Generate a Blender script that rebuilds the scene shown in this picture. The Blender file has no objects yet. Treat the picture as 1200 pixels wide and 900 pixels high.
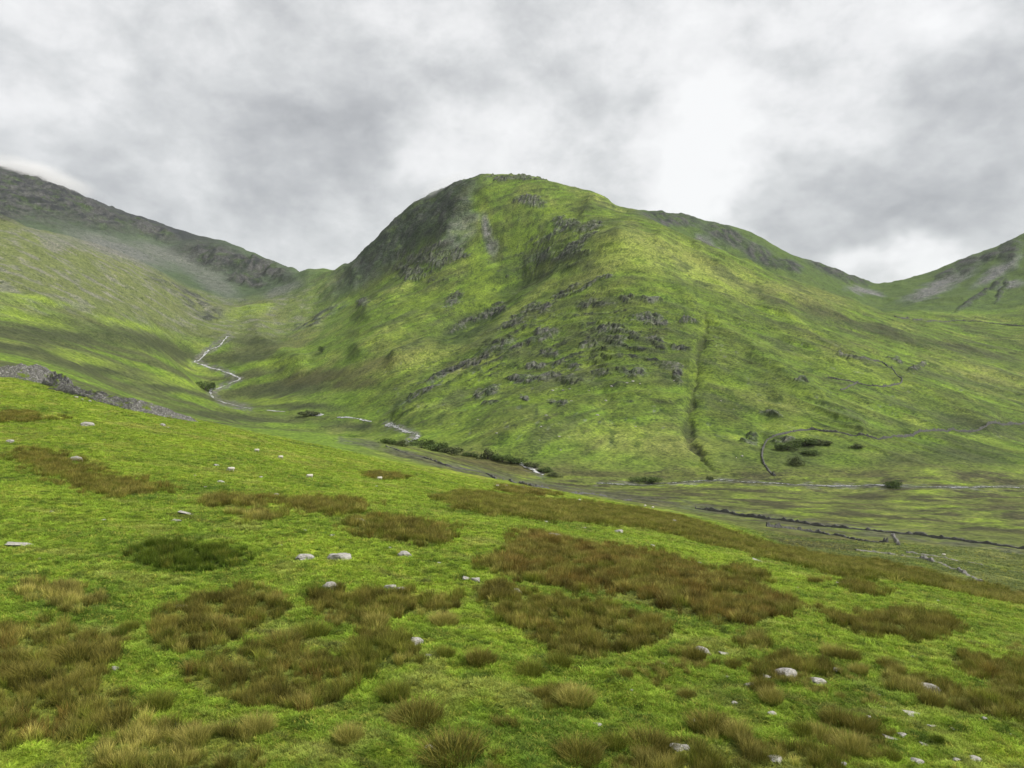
import bpy, math, random
import numpy as np
from mathutils import Vector, Matrix

# ------------------------------------------------------------------ camera, sky, sun, exposure
scene = bpy.context.scene
COL = scene.collection
F = 857.0          # focal length in pixels of the 1200 px wide photograph
CX, CY = 600.0, 450.0

cam_data = bpy.data.cameras.new("camera")
cam_data.sensor_width = 36.0
cam_data.lens = 36.0 * F / 1200.0
cam_data.clip_start = 0.1
cam_data.clip_end = 30000.0
cam = bpy.data.objects.new("camera", cam_data)
COL.objects.link(cam)
cam.location = (0, 0, 0)
cam.rotation_euler = (math.radians(90), 0, 0)
scene.camera = cam

SUN_EL, SUN_AZ = math.radians(46), math.radians(108)     # azimuth from the view axis (+Y) towards +X
sun_dir = Vector((math.cos(SUN_EL) * math.sin(SUN_AZ), math.cos(SUN_EL) * math.cos(SUN_AZ), math.sin(SUN_EL)))
sd = bpy.data.lights.new("sun", 'SUN')
sd.energy = 3.0
sd.angle = math.radians(7)
sd.color = (1.0, 0.96, 0.88)
sun = bpy.data.objects.new("sun", sd)
sun.rotation_euler = (-sun_dir).to_track_quat('-Z', 'Y').to_euler()
COL.objects.link(sun)

vs = scene.view_settings
vs.view_transform = 'Standard'
vs.look = 'None'
vs.exposure = 1.0
vs.gamma = 1.0
vs.use_curve_mapping = False

scene.cycles.use_denoising = True
scene.cycles.max_bounces = 6
scene.cycles.diffuse_bounces = 3
scene.cycles.volume_bounces = 1
scene.cycles.transparent_max_bounces = 8


class NT:
    """small helper to write node trees"""
    def __init__(self, tree):
        self.t = tree
        self.n = tree.nodes
        self.l = tree.links

    def node(self, kind, **kw):
        nd = self.n.new(kind)
        for k, v in kw.items():
            setattr(nd, k, v)
        return nd

    def put(self, sock, v):
        if hasattr(v, 'is_output') or hasattr(v, 'links'):
            self.l.new(v, sock)
        else:
            sock.default_value = v

    def math(self, op, a, b=None, c=None, clamp=False):
        nd = self.node('ShaderNodeMath', operation=op, use_clamp=clamp)
        for i, v in enumerate((a, b, c)):
            if v is not None:
                self.put(nd.inputs[i], v)
        return nd.outputs[0]

    def vmath(self, op, a, b=None, out=0):
        nd = self.node('ShaderNodeVectorMath', operation=op)
        self.put(nd.inputs[0], a)
        if b is not None:
            self.put(nd.inputs[3 if op == 'SCALE' else 1], b)
        return nd.outputs[out]

    def noise(self, vec, scale, detail=4, rough=0.55, out='Fac', dist=0.0):
        nd = self.node('ShaderNodeTexNoise')
        self.put(nd.inputs['Vector'], vec)
        nd.inputs['Scale'].default_value = scale
        nd.inputs['Detail'].default_value = detail
        nd.inputs['Roughness'].default_value = rough
        nd.inputs['Distortion'].default_value = dist
        return nd.outputs[out]

    def voronoi(self, vec, scale, feature='F1', out='Distance'):
        nd = self.node('ShaderNodeTexVoronoi', feature=feature)
        self.put(nd.inputs['Vector'], vec)
        nd.inputs['Scale'].default_value = scale
        return nd.outputs[out]

    def ramp(self, fac, stops):
        nd = self.node('ShaderNodeValToRGB')
        el = nd.color_ramp.elements
        while len(el) < len(stops):
            el.new(0.5)
        for e, (p, c) in zip(el, stops):
            e.position = p
            e.color = (*c, 1) if len(c) == 3 else c
        self.put(nd.inputs[0], fac)
        return nd.outputs[0]

    def mix(self, fac, a, b, mode='MIX'):
        nd = self.node('ShaderNodeMix', data_type='RGBA', blend_type=mode)
        self.put(nd.inputs[0], fac)
        for s, v in ((nd.inputs[6], a), (nd.inputs[7], b)):
            if isinstance(v, tuple) and len(v) == 3:
                v = (*v, 1)
            self.put(s, v)
        return nd.outputs[2]

    def maprange(self, v, a, b, c=0.0, d=1.0, smooth=False):
        nd = self.node('ShaderNodeMapRange', interpolation_type='SMOOTHSTEP' if smooth else 'LINEAR')
        self.put(nd.inputs[0], v)
        for i, k in enumerate((a, b, c, d)):
            nd.inputs[1 + i].default_value = k
        return nd.outputs[0]

    def attr(self, name, kind='GEOMETRY', out='Fac'):
        nd = self.node('ShaderNodeAttribute', attribute_name=name, attribute_type=kind)
        return nd.outputs[out]


world = bpy.data.worlds.new("World")
scene.world = world
world.use_nodes = True
W = NT(world.node_tree)
for nd in list(W.n):
    W.n.remove(nd)
sky = W.node('ShaderNodeTexSky', sky_type='NISHITA')
sky.sun_disc = False
sky.sun_elevation = SUN_EL
sky.sun_rotation = SUN_AZ
gen = W.node('ShaderNodeTexCoord').outputs['Generated']
dirs = W.vmath('MULTIPLY', W.vmath('ADD', gen, (3.1, 1.7, 0.4)), (1.0, 1.0, 1.45))     # clouds are wider than tall
warpn = W.noise(dirs, 4.0, 4, 0.6, out='Color')
warp = W.vmath('SCALE', W.vmath('SUBTRACT', warpn, (0.5, 0.5, 0.5)), 0.30)
wdir = W.vmath('NORMALIZE', W.vmath('ADD', gen, warp))
n_big = W.noise(W.vmath('ADD', dirs, W.vmath('SCALE', warp, .2)), 3.0, 5, 0.52)
n_mid = W.noise(W.vmath('ADD', dirs, W.vmath('SCALE', warp, .12)), 7.5, 6, 0.6)
base = W.math('ADD', W.math('MULTIPLY', W.math('SUBTRACT', n_big, 0.5), 0.85),
              W.math('MULTIPLY', W.math('SUBTRACT', n_mid, 0.5), 0.85))
puff = W.math('ABSOLUTE', W.math('SUBTRACT', W.noise(W.vmath('ADD', dirs, W.vmath('SCALE', warp, .15)), 5.0, 6, 0.6), 0.5))
base = W.math('ADD', base, W.math('MULTIPLY', W.math('SUBTRACT', 0.085, puff), 1.0))
base = W.math('ADD', W.math('MULTIPLY', base, 1.25), 0.50)


def cloud_dir(px, py):
    return Vector(((px - CX) / F, 1.0, (CY - py) / F)).normalized()


# where the deck is thin (bright) or thick (grey)
CLOUDS = [(85, 55, .10, .08), (120, 170, .09, -.14), (555, 115, .075, .2), (800, 178, .085, .42), (880, 150, .06, .12),
          (1015, 150, .06, .24), (370, 275, .06, .22), (250, 265, .07, .16), (1035, 328, .022, .4), (1085, 322, .02, .35), (985, 320, .018, .3), (1120, 312, .016, .25),
          (820, 60, .07, .2), (1130, 20, .05, .25), (620, 230, .06, .12), (500, 245, .05, .12),
          (330, 170, .12, -.15), (180, 180, .1, -.14), (640, 60, .1, -.2), (600, 130, .05, -.1), (440, 200, .09, -.2), (700, 130, .06, -.14),
          (1120, 230, .10, -.14), (1000, 262, .07, -.28), (1110, 262, .06, -.2), (900, 260, .06, -.12), (1190, 110, .07, -.25), (960, 90, .08, -.14), (280, 60, .1, -.08), (450, 30, .07, .1)]
for (px, py, sg, amp) in CLOUDS:
    dt = W.vmath('DOT_PRODUCT', wdir, tuple(cloud_dir(px, py)), out=1)
    e = W.math('EXPONENT', W.math('DIVIDE', W.math('SUBTRACT', dt, 1.0), sg * sg))
    base = W.math('ADD', base, W.math('MULTIPLY', e, amp))
cloud_col = W.ramp(base, [(0.02, (0.205, 0.209, 0.217)), (0.28, (0.275, 0.279, 0.285)), (0.50, (0.35, 0.354, 0.357)),
                          (0.70, (0.435, 0.435, 0.437)), (0.90, (0.49, 0.49, 0.49))])
sky_dim = W.vmath('SCALE', sky.outputs[0], 0.1)
sky_mix = W.mix(0.95, sky_dim, cloud_col)
bg = W.node('ShaderNodeBackground')
W.put(bg.inputs[0], sky_mix)
bg.inputs[1].default_value = 1.0
world.cycles.sampling_method = 'MANUAL'
world.cycles.sample_map_resolution = 256
wo = W.node('ShaderNodeOutputWorld')
W.put(wo.inputs[0], bg.outputs[0])


# ------------------------------------------------------------------ numeric helpers
def _hash(ix, iy, seed):
    h = ix.astype(np.uint32) * np.uint32(374761393) + iy.astype(np.uint32) * np.uint32(668265263) + np.uint32((seed * 1442695041) & 0xffffffff)
    h = (h ^ (h >> np.uint32(13))) * np.uint32(1274126177)
    h = (h ^ (h >> np.uint32(16))) * np.uint32(2246822519)
    return (h ^ (h >> np.uint32(15))) & np.uint32(255)


_ANG = np.arange(256) * (2 * np.pi / 256)
_GX, _GY = np.cos(_ANG).astype(np.float32), np.sin(_ANG).astype(np.float32)


def perlin(x, y, seed=0):
    x = np.asarray(x, np.float32); y = np.asarray(y, np.float32)
    xf, yf = np.floor(x), np.floor(y)
    xi, yi = xf.astype(np.int32), yf.astype(np.int32)
    fx, fy = (x - xf), (y - yf)
    u = fx * fx * fx * (fx * (fx * 6 - 15) + 10)
    v = fy * fy * fy * (fy * (fy * 6 - 15) + 10)

    def g(ox, oy):
        h = _hash(xi + ox, yi + oy, seed)
        return _GX[h] * (fx - ox) + _GY[h] * (fy - oy)
    a = g(0, 0); a = a + (g(1, 0) - a) * u
    b = g(0, 1); b = b + (g(1, 1) - b) * u
    return (a + (b - a) * v) * 1.5


def fbm(x, y, octs=4, seed=0, gain=0.5, ridged=False):
    t, amp, s = 0.0, 1.0, 0.0
    for o in range(octs):
        n = perlin(x, y, seed + o * 7)
        if ridged:
            n = 1.0 - 2.0 * np.abs(n)
        t = t + n * amp
        s += amp
        amp *= gain
        x, y = x * 2.03 + 11.3, y * 2.03 - 5.7
    return t / s


def sstep(x, a, b):
    t = np.clip((x - a) / (b - a), 0, 1)
    return t * t * (3 - 2 * t)


# ------------------------------------------------------------------ terrain: surveyed points (direction, depth)
P = []


def S(*pts):
    P.extend(pts)


# near hillside, falling to the right
S((-700, 1600, 7), (600, 1650, 7), (1900, 1700, 7),
  (-600, 885, 19), (0, 900, 20), (300, 900, 20.5), (600, 900, 21), (900, 900, 22), (1200, 900, 23), (1700, 930, 24),
  (-600, 690, 33), (0, 700, 34), (300, 706, 36), (600, 712, 38), (900, 735, 38), (1200, 775, 38), (1700, 830, 38),
  (-600, 590, 55), (0, 600, 57), (300, 606, 60), (600, 640, 58), (900, 680, 60), (1050, 700, 60), (1200, 728, 60), (1700, 790, 60),
  (-600, 500, 110), (0, 520, 112), (200, 541, 112), (400, 575, 100), (600, 604, 98), (800, 642, 88), (920, 662, 84), (1050, 683, 76), (1200, 714, 72), (1700, 770, 80),
  (-600, 425, 180), (0, 470, 170), (200, 502, 170), (400, 548, 155), (600, 584, 165), (700, 600, 160), (800, 622, 140),
  (-600, 400, 215), (0, 438, 215), (100, 463, 215), (220, 490, 220), (330, 515, 225), (400, 528, 235), (520, 551, 255), (640, 573, 280), (740, 592, 290), (850, 612, 250),
  (950, 668, 108), (1050, 686, 100), (1200, 712, 100), (1700, 765, 110),
  (950, 650, 160), (1050, 662, 150), (1200, 690, 140), (1700, 730, 150),
  (950, 628, 240), (1100, 642, 230), (1200, 652, 225), (1700, 690, 220))
# behind the near crest: the ground drops to the valley
S((-600, 430, 330), (0, 445, 330), (100, 473, 340), (220, 497, 350), (330, 519, 360), (400, 524, 390), (520, 549, 380), (640, 571, 380), (740, 586, 380), (850, 604, 350),
  (950, 612, 330), (1100, 621, 320), (1200, 628, 310), (1700, 650, 300),
  (740, 578, 440), (850, 586, 420), (1000, 593, 410), (1200, 598, 400), (1700, 610, 380))
# river and stream bed
S((1700, 573, 510), (1200, 571, 520), (1000, 568.5, 525), (850, 563.5, 540), (740, 565, 535), (690, 562, 540), (620, 548, 570), (555, 530, 620), (490, 512, 700), (455, 498, 800),
  (380, 488, 900), (290, 478, 1000), (250, 461, 1130), (278, 442, 1220), (230, 424, 1300), (268, 396, 1400), (235, 376, 1500))
# valley left of the stream, the moorland slopes under the rocky mountain
S((500, 527, 500), (400, 512, 560), (300, 500, 620), (230, 483, 700), (200, 452, 850), (200, 420, 1100), (200, 382, 1350), (160, 470, 640), (100, 440, 600),
  (100, 420, 750), (100, 380, 1000), (100, 330, 1250), (0, 418, 480), (0, 410, 560), (0, 380, 750), (0, 330, 1000), (0, 262, 1300), (60, 273, 1400), (125, 297, 1500), (200, 335, 1600), (250, 362, 1650),
  (-300, 400, 500), (-300, 350, 750), (-300, 280, 1000), (-300, 205, 1300), (-700, 380, 450), (-700, 250, 900), (-700, 140, 1300),
  (0, 268, 1600), (60, 278, 1700), (125, 294, 1800), (-300, 215, 1600), (-700, 160, 1700), (250, 350, 1850))
# rocky mountain behind
S((60, 255, 2300), (0, 245, 2200), (125, 285, 2200), (200, 312, 2200), (280, 335, 2100), (200, 292, 2500), (300, 325, 2250), (340, 330, 1950),
  (-300, 120, 2900), (-700, 60, 2900), (0, 194, 3000), (25, 202, 2980), (50, 212, 2960), (90, 229, 2920), (140, 246, 2850), (200, 265, 2780), (240, 277, 2700), (280, 289, 2600), (310, 301, 2480), (335, 312, 2300), (355, 317, 2080),
  (-300, 190, 3600), (-700, 150, 3600), (0, 260, 3600), (100, 290, 3600), (200, 320, 3600), (280, 350, 3500), (340, 370, 3300), (380, 370, 2900), (-300, 330, 6000), (200, 400, 6000), (-700, 330, 6000))
# central mountain: left wall and col
S((368, 314, 1980), (385, 316, 1960), (400, 315, 1930), (430, 292, 1880), (460, 262, 1820), (488, 236, 1760), (515, 225, 1720), (545, 212, 1660), (560, 205.5, 1610),
  (580, 204, 1580), (605, 204.5, 1570), (630, 208, 1560), (650, 213, 1560), (670, 218.5, 1560), (700, 226, 1580), (715, 235, 1620), (727, 243, 1700),
  (380, 345, 1700), (340, 370, 1600), (330, 402, 1400), (330, 440, 1190), (340, 465, 1060), (400, 400, 1250), (450, 420, 1050), (450, 355, 1380), (420, 340, 1600),
  (470, 300, 1620), (500, 280, 1560), (530, 240, 1580), (480, 330, 1480), (530, 330, 1370), (560, 385, 1170), (600, 345, 1300), (540, 440, 940), (500, 480, 800), (560, 300, 1420), (560, 500, 710),
  (600, 250, 1480), (640, 290, 1380), (620, 320, 1360), (660, 325, 1200), (690, 300, 1190), (735, 276, 1180), (600, 400, 1000), (550, 417, 1010), (680, 240, 1500))
# front face
S((620, 505, 650), (650, 460, 800), (650, 420, 900), (660, 370, 1040), (700, 545, 580), (760, 542, 590), (760, 500, 680), (760, 450, 790), (760, 400, 900), (745, 330, 1050),
  (790, 290, 1220), (780, 268, 1450), (850, 540, 590), (850, 480, 740), (850, 400, 920), (850, 340, 1100), (860, 305, 1350), (900, 500, 690), (920, 440, 830), (930, 370, 1060), (940, 335, 1400),
  (1000, 545, 580), (1000, 500, 690), (1000, 450, 830), (1000, 395, 1060), (1010, 362, 1350), (1100, 545, 575), (1100, 500, 720), (1100, 445, 930), (1100, 405, 1150), (1100, 385, 1350),
  (1200, 545, 590), (1200, 497, 780), (1200, 435, 1050), (1200, 395, 1300), (1060, 373, 1500), (1120, 375, 1500), (1200, 376, 1500), (1700, 540, 580), (1700, 480, 800), (1700, 400, 1100), (1700, 340, 1500), (1200, 352, 1650), (1120, 352, 1680))
# ridge on the right and the far hill
S((760, 247, 1800), (800, 253, 1830), (840, 261, 1860), (870, 268, 1900), (895, 280, 1930), (925, 296, 2000), (960, 310, 2080), (1000, 324, 2220), (1022, 331, 2300), (1036, 332, 2340),
  (1060, 327, 2330), (1090, 318, 2310), (1120, 306, 2270), (1150, 295, 2230), (1175, 285, 2180), (1200, 272, 2120), (1400, 190, 2000), (1700, 110, 1950),
  (830, 290, 1650), (890, 318, 1650), (960, 336, 1750), (1030, 350, 1850), (1120, 328, 2000), (1200, 310, 1900))
# hidden ground behind the crests
S((400, 370, 2300), (460, 340, 2200), (520, 310, 2150), (580, 300, 2000), (640, 300, 2000), (700, 290, 2050), (760, 300, 2300), (840, 320, 2300), (900, 340, 2400), (960, 360, 2600), (1035, 370, 2900),
  (1120, 370, 2900), (1200, 350, 2800), (1700, 250, 2700), (500, 400, 3500), (700, 390, 3500), (900, 400, 3500), (1100, 410, 3600), (1400, 380, 3500), (1700, 380, 3600),
  (500, 420, 6000), (900, 420, 6000), (1300, 420, 6000), (1700, 420, 6000))

PA = np.array(P, float)
A_SC, B_SC = 1 / 100.0, 5.0
ctrl = np.stack([PA[:, 0] * A_SC, np.log(PA[:, 2]) * B_SC], 1)
qv = CY - PA[:, 1]


def tps_k(d2):
    return np.where(d2 > 1e-12, 0.5 * d2 * np.log(np.maximum(d2, 1e-12)), 0.0)


n = len(ctrl)
K = tps_k(((ctrl[:, None] - ctrl[None]) ** 2).sum(-1)) + np.eye(n) * 0.01
Pm = np.concatenate([np.ones((n, 1)), ctrl], 1)
M = np.block([[K, Pm], [Pm.T, np.zeros((3, 3))]])
sol = np.linalg.solve(M, np.concatenate([qv, np.zeros(3)]))


def tps(px, lnY):
    a = px * A_SC
    b = lnY * B_SC
    out = np.empty(a.shape)
    fa, fb, fo = a.ravel(), b.ravel(), out.ravel()
    for i in range(0, fa.size, 20000):
        aa, bb = fa[i:i + 20000], fb[i:i + 20000]
        k = tps_k((aa[:, None] - ctrl[None, :, 0]) ** 2 + (bb[:, None] - ctrl[None, :, 1]) ** 2)
        fo[i:i + 20000] = k @ sol[:n] + sol[n] + aa * sol[n + 1] + bb * sol[n + 2]
    return fo.reshape(a.shape)


def cubic_matrix(xs, x0, dx, m):
    """Catmull-Rom weights from m coarse samples to xs"""
    t = np.clip((xs - x0) / dx, 0, m - 1.001)
    i = np.floor(t).astype(int)
    f = t - i
    w = [-.5 * f + f ** 2 - .5 * f ** 3, 1 - 2.5 * f ** 2 + 1.5 * f ** 3, .5 * f + 2 * f ** 2 - 1.5 * f ** 3, -.5 * f ** 2 + .5 * f ** 3]
    A = np.zeros((len(xs), m))
    for k in range(4):
        np.add.at(A, (np.arange(len(xs)), np.clip(i + k - 1, 0, m - 1)), w[k])
    return A


cols = np.concatenate([np.linspace(-680, -18, 46)[:-1], np.linspace(-18, 1218, 690), np.linspace(1218, 1880, 46)[1:]])
segs = [(7, 17, 40), (17, 105, 330), (105, 450, 220), (450, 1700, 410), (1700, 3000, 120), (3000, 6000, 24)]
rows = np.concatenate([np.exp(np.linspace(math.log(a), math.log(b), k, endpoint=False)) for a, b, k in segs] + [[6000]])
NC, NR = len(cols), len(rows)
cpx = np.arange(-700, 1901, 16.0)
clu = np.arange(math.log(6.5), math.log(6500), 0.03)
Qc = tps(*np.meshgrid(cpx, clu))
lnr = np.log(rows)
Q = cubic_matrix(lnr, clu[0], 0.03, len(clu)) @ Qc @ cubic_matrix(cols, cpx[0], 16.0, len(cpx)).T      # [row, col]
PX, YY = [a.astype(np.float32) for a in np.meshgrid(cols, rows)]
Q = Q.astype(np.float32)
XX = (PX - CX) / F * YY
ZZ = Q / F * YY
PY = CY - Q                                                       # where a point of the smooth land lies seen from the survey station

# ---- irregular outlines for the marked patches of ground
WX = PX + 7 * fbm(XX / YY * 30, np.log(YY) * 40, 3, 5)
WY = PY + 5 * fbm(XX / YY * 30 + 50, np.log(YY) * 40, 3, 9)


def window(x0, x1, lo, hi):
    """the part of the sheet between two directions and two depths"""
    return (slice(int(np.searchsorted(rows, lo)), int(np.searchsorted(rows, hi))), slice(int(np.searchsorted(cols, x0)), int(np.searchsorted(cols, x1))))


def many(lst, lo=0, hi=1e9, hard=0.4):
    """soft patches on the land surveyed at (cx, cy, half length, half height, tilt[, strength]), only between two depths"""
    m = np.zeros_like(XX)
    for s in lst:
        cx, cy, rx, ry, rot = s[:5]
        R = max(rx, ry) * (1 + hard) + 10
        w = window(cx - R, cx + R, lo, hi)
        a = math.radians(rot)
        dx, dy = WX[w] - cx, WY[w] - cy
        u = (dx * math.cos(a) + dy * math.sin(a)) / rx
        v = (-dx * math.sin(a) + dy * math.cos(a)) / ry
        d = np.sqrt(u * u + v * v)
        m[w] = np.maximum(m[w], (1 - sstep(d, 1 - hard, 1 + hard)) * (s[5] if len(s) > 5 else 1.0))
    return m


def stroke(pts, wd, lo=0, hi=1e9):
    """soft band along a line"""
    m = np.zeros_like(XX)
    for (x0, y0), (x1, y1) in zip(pts[:-1], pts[1:]):
        w = window(min(x0, x1) - 2 * wd - 10, max(x0, x1) + 2 * wd + 10, lo, hi)
        sx, sy = WX[w], WY[w]
        L2 = (x1 - x0) ** 2 + (y1 - y0) ** 2
        t = np.clip(((sx - x0) * (x1 - x0) + (sy - y0) * (y1 - y0)) / L2, 0, 1)
        d = np.hypot(sx - x0 - t * (x1 - x0), sy - y0 - t * (y1 - y0))
        m[w] = np.maximum(m[w], 1 - sstep(d, wd * 0.5, wd * 1.3))
    return m


# ---- large forms first: ribs, hollows and gullies
def crest(pts, wd, lo, hi):
    """rounded rib along a line of the smooth land"""
    m = np.zeros_like(XX)
    for (x0, y0), (x1, y1) in zip(pts[:-1], pts[1:]):
        w = window(min(x0, x1) - 3 * wd - 10, max(x0, x1) + 3 * wd + 10, lo, hi)
        sx, sy = WX[w], WY[w]
        L2 = (x1 - x0) ** 2 + (y1 - y0) ** 2
        t = np.clip(((sx - x0) * (x1 - x0) + (sy - y0) * (y1 - y0)) / L2, 0, 1)
        d2 = (sx - x0 - t * (x1 - x0)) ** 2 + (sy - y0 - t * (y1 - y0)) ** 2
        m[w] = np.maximum(m[w], np.exp(-d2 / wd ** 2))
    return m


ribs = (15 * crest([(726, 280), (700, 292), (662, 318), (622, 350), (582, 378), (530, 405), (465, 430)], 13, 850, 1450)
        + 15 * crest([(545, 216), (535, 250), (520, 285), (500, 315), (468, 345), (430, 372)], 10, 1150, 1800)
        + 11 * crest([(692, 240), (682, 265), (652, 290), (622, 312)], 8, 1150, 1650)
        + 9 * crest([(600, 345), (560, 355), (520, 372), (470, 395), (420, 415)], 8, 950, 1500)
        + 7 * crest([(640, 395), (580, 430), (520, 462), (470, 488)], 8, 700, 1050)
        + 6 * crest([(800, 350), (860, 400), (930, 455), (1010, 505)], 9, 600, 1200)
        + 6 * crest([(900, 355), (980, 405), (1070, 455), (1160, 500)], 9, 600, 1300)
        + 9 * crest([(820, 300), (900, 335), (1000, 372), (1100, 410), (1200, 450)], 9, 800, 1500)
        + 12 * crest([(330, 345), (300, 370), (310, 400), (350, 430)], 14, 1150, 1750)
        - 22 * many([(552, 385, 40, 13, -28)], 950, 1450, .8) - 15 * many([(614, 334, 34, 14, -25)], 1100, 1500, .8)
        - 16 * many([(606, 285, 34, 24, 0)], 1250, 1550, .9) - 10 * many([(575, 275, 8, 34, -14)], 1250, 1600, .9)
        - 4 * crest([(826, 366), (822, 410), (812, 460), (806, 510), (822, 545)], 8, 580, 1150)
        - 2.5 * crest([(700, 355), (690, 400), (700, 450), (720, 500)], 9, 600, 1100)
        - 2.5 * crest([(870, 420), (900, 470), (890, 520)], 9, 600, 1000)
        + 9 * crest([(775, 284), (820, 297), (870, 311), (940, 333), (1000, 354)], 11, 1050, 1440)
        - 32 * np.exp(-((YY - 1530) / 100) ** 2) * sstep(PX, 730, 830) * (1 - sstep(PX, 960, 1060)))
far = sstep(YY, 330, 700)
mount = sstep(YY, 560, 760) * (1 - sstep(YY, 3400, 4500))
ZZ = ZZ + fbm(XX / 330, YY / 330, 4, 3) * 16 * mount + ribs
rg = fbm(XX / 130 + 0.4 * perlin(XX / 200, YY / 200, 8), YY / 210, 4, 13, ridged=True)
ZZ = ZZ + (rg - 0.2) * 7.5 * mount * (0.35 + 0.65 * sstep(ZZ, -60, 60))
# the skyline as surveyed: shift the crest of every direction gently back to its height
SKY_X = [-60, 0, 20, 50, 65, 90, 115, 140, 170, 200, 230, 265, 290, 310, 330, 350, 358, 370, 385, 400, 415, 430, 447, 460, 475, 488, 500, 515, 535, 553, 562, 580, 605, 630, 650, 670, 700, 715, 728, 760, 800, 840, 870, 890, 905, 925, 950, 975, 1000, 1020, 1034, 1060, 1090, 1120, 1150, 1175, 1200, 1260]
SKY_Y = [175, 195, 202, 213, 220, 230, 239, 247, 255, 266, 275, 283, 293, 302, 311, 316, 317, 314.5, 316, 314, 306, 292, 275, 262, 248, 237, 231, 225, 216, 210, 206, 204.5, 205, 208.5, 214, 219, 226, 236, 243.5, 247, 253, 261, 268, 277, 286, 297, 306, 316, 325, 331, 332, 327, 319, 306, 295, 286, 273, 248]
far_i = int(np.searchsorted(rows, 1250))
for _ in range(3):
    qf = ZZ[far_i:] / YY[far_i:] * F
    top = np.argmax(qf, 0)
    dlt = (CY - np.interp(cols, SKY_X, SKY_Y)) - qf[top, np.arange(NC)]
    dlt = np.convolve(np.pad(dlt, 6, mode='edge'), np.ones(13) / 13, 'valid') * ((cols > -60) & (cols < 1260))
    lt = np.convolve(np.pad(lnr[far_i + top], 6, mode='edge'), np.ones(13) / 13, 'valid')
    ZZ += dlt[None, :] / F * YY * np.exp(-((np.log(YY) - lt[None, :]) / .14) ** 2)
ZZ = ZZ.astype(np.float32)
PY = CY - ZZ / YY * F
WY = PY + 5 * fbm(XX / YY * 30 + 50, np.log(YY) * 40, 3, 9)

CRAGS = [(500, 306, 36, 9, 5), (482, 320, 22, 9, 15), (527, 300, 26, 6, -8), (512, 290, 20, 6, -15), (425, 355, 9, 5, 0), (530, 352, 15, 7, -35), (620, 236, 20, 8, 5), (602, 209, 34, 3, 2), (662, 262, 18, 8, 10),
         (650, 272, 24, 5, -25), (690, 266, 20, 5, -22), (676, 288, 34, 6, -38), (640, 300, 20, 6, -20), (640, 392, 16, 5, 5), (645, 416, 15, 5, 5), (650, 445, 26, 7, 0), (618, 402, 28, 4, -22), (612, 445, 22, 5, 0),
         (697, 358, 22, 5, -3), (733, 351, 9, 4, 0), (765, 352, 14, 6, 8), (722, 401, 15, 6, -5), (690, 405, 14, 5, 0), (724, 389, 22, 5, 10), (762, 376, 24, 7, 8), (808, 378, 12, 4, 10), (800, 411, 13, 5, 10),
         (745, 440, 15, 6, 0), (788, 431, 18, 6, 0), (795, 440, 6, 13, 0), (572, 461, 16, 5, -20), (527, 436, 34, 3.5, -28), (560, 424, 24, 3, -25), (600, 380, 22, 4, -20), (496, 462, 30, 3, -30), (575, 475, 14, 3, -5), (655, 474, 14, 4, 0),
         (545, 380, 26, 5, -25), (575, 366, 22, 5, -20), (660, 345, 22, 4, -25), (700, 330, 26, 3, -25), (620, 365, 26, 4, -28), (580, 410, 26, 3, -25), (640, 360, 18, 4, -25), (880, 515, 12, 8, 30), (905, 487, 16, 3, 5), (930, 525, 30, 9, 10), (940, 445, 8, 4, 0),
         (995, 420, 20, 3, 10), (1075, 432, 14, 4, -30), (1050, 425, 10, 3, 20), (700, 440, 10, 5, 0), (670, 430, 18, 5, 10), (630, 430, 15, 4, 0), (612, 468, 8, 3, 0), (768, 400, 12, 4, 10)]
CLIFFS = [(480, 268, 100, 20, -40), (440, 300, 40, 12, -38), (520, 250, 40, 16, -45), (785, 257, 36, 6, 8), (842, 272, 18, 9, 15), (858, 280, 16, 9, 20), (886, 296, 24, 9, 28), (905, 305, 16, 6, 25), (975, 318, 28, 5, 22), (1005, 328, 14, 4, 20), (925, 312, 14, 6, 20),
          (1135, 310, 14, 8, -25), (1182, 294, 14, 9, -25), (1110, 322, 12, 4, -25), (1160, 300, 12, 5, -25), (1150, 345, 30, 2.5, -35), (1175, 340, 3, 12, 30),
          (45, 232, 75, 26, 14), (115, 255, 40, 14, 18), (180, 272, 30, 8, 20), (265, 306, 55, 12, 16), (300, 312, 40, 9, 18), (290, 330, 22, 5, 10), (0, 240, 40, 20, 10)]
SCREE = [(570, 270, 5, 16, -15), (575, 288, 5, 12, -20), (535, 270, 18, 12, 0, .7), (548, 255, 12, 8, 0, .6), (530, 285, 14, 8, 0, .6), (832, 290, 7, 14, -40), (822, 285, 6, 10, -35), (1012, 341, 18, 4, 12), (1025, 345, 12, 3, 10), (1100, 335, 40, 5, -22), (1090, 345, 25, 4, -18), (1170, 318, 30, 5, -32), (1185, 335, 16, 4, -10),
         (140, 292, 60, 10, 18, .8), (200, 300, 50, 9, 18, .7), (60, 280, 40, 5, 14, .5), (230, 315, 40, 8, 20, .6), (250, 330, 30, 10, 30, .6), (330, 340, 20, 5, -20, .6)]
crag_zone = many(CRAGS, 640, 1690, 0.8)
cliff = many(CLIFFS, 1450, 3400, 0.5)
scree = many(SCREE, 1300, 3300, 0.6)
blockfield = many([(225, 348, 20, 8, 35), (240, 362, 22, 8, 20), (245, 372, 14, 4, 0), (200, 335, 26, 6, 30, .7), (375, 372, 26, 4, -28), (360, 380, 12, 3, -10), (80, 272, 5, 2, 0)], 900, 1750, .8) * sstep(fbm(XX / 30, YY / 30, 3, 199), -.35, .25)
gully = np.maximum(stroke([(826, 366), (828, 390), (820, 410), (816, 440), (810, 480), (805, 500), (808, 520), (820, 538), (835, 552)], 2.0, 560, 1100) * .6,
                   many([(822, 404, 5, 7, 0), (809, 476, 5, 7, 0), (806, 505, 7, 14, 0), (815, 528, 10, 5, 40)], 560, 1100))
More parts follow.
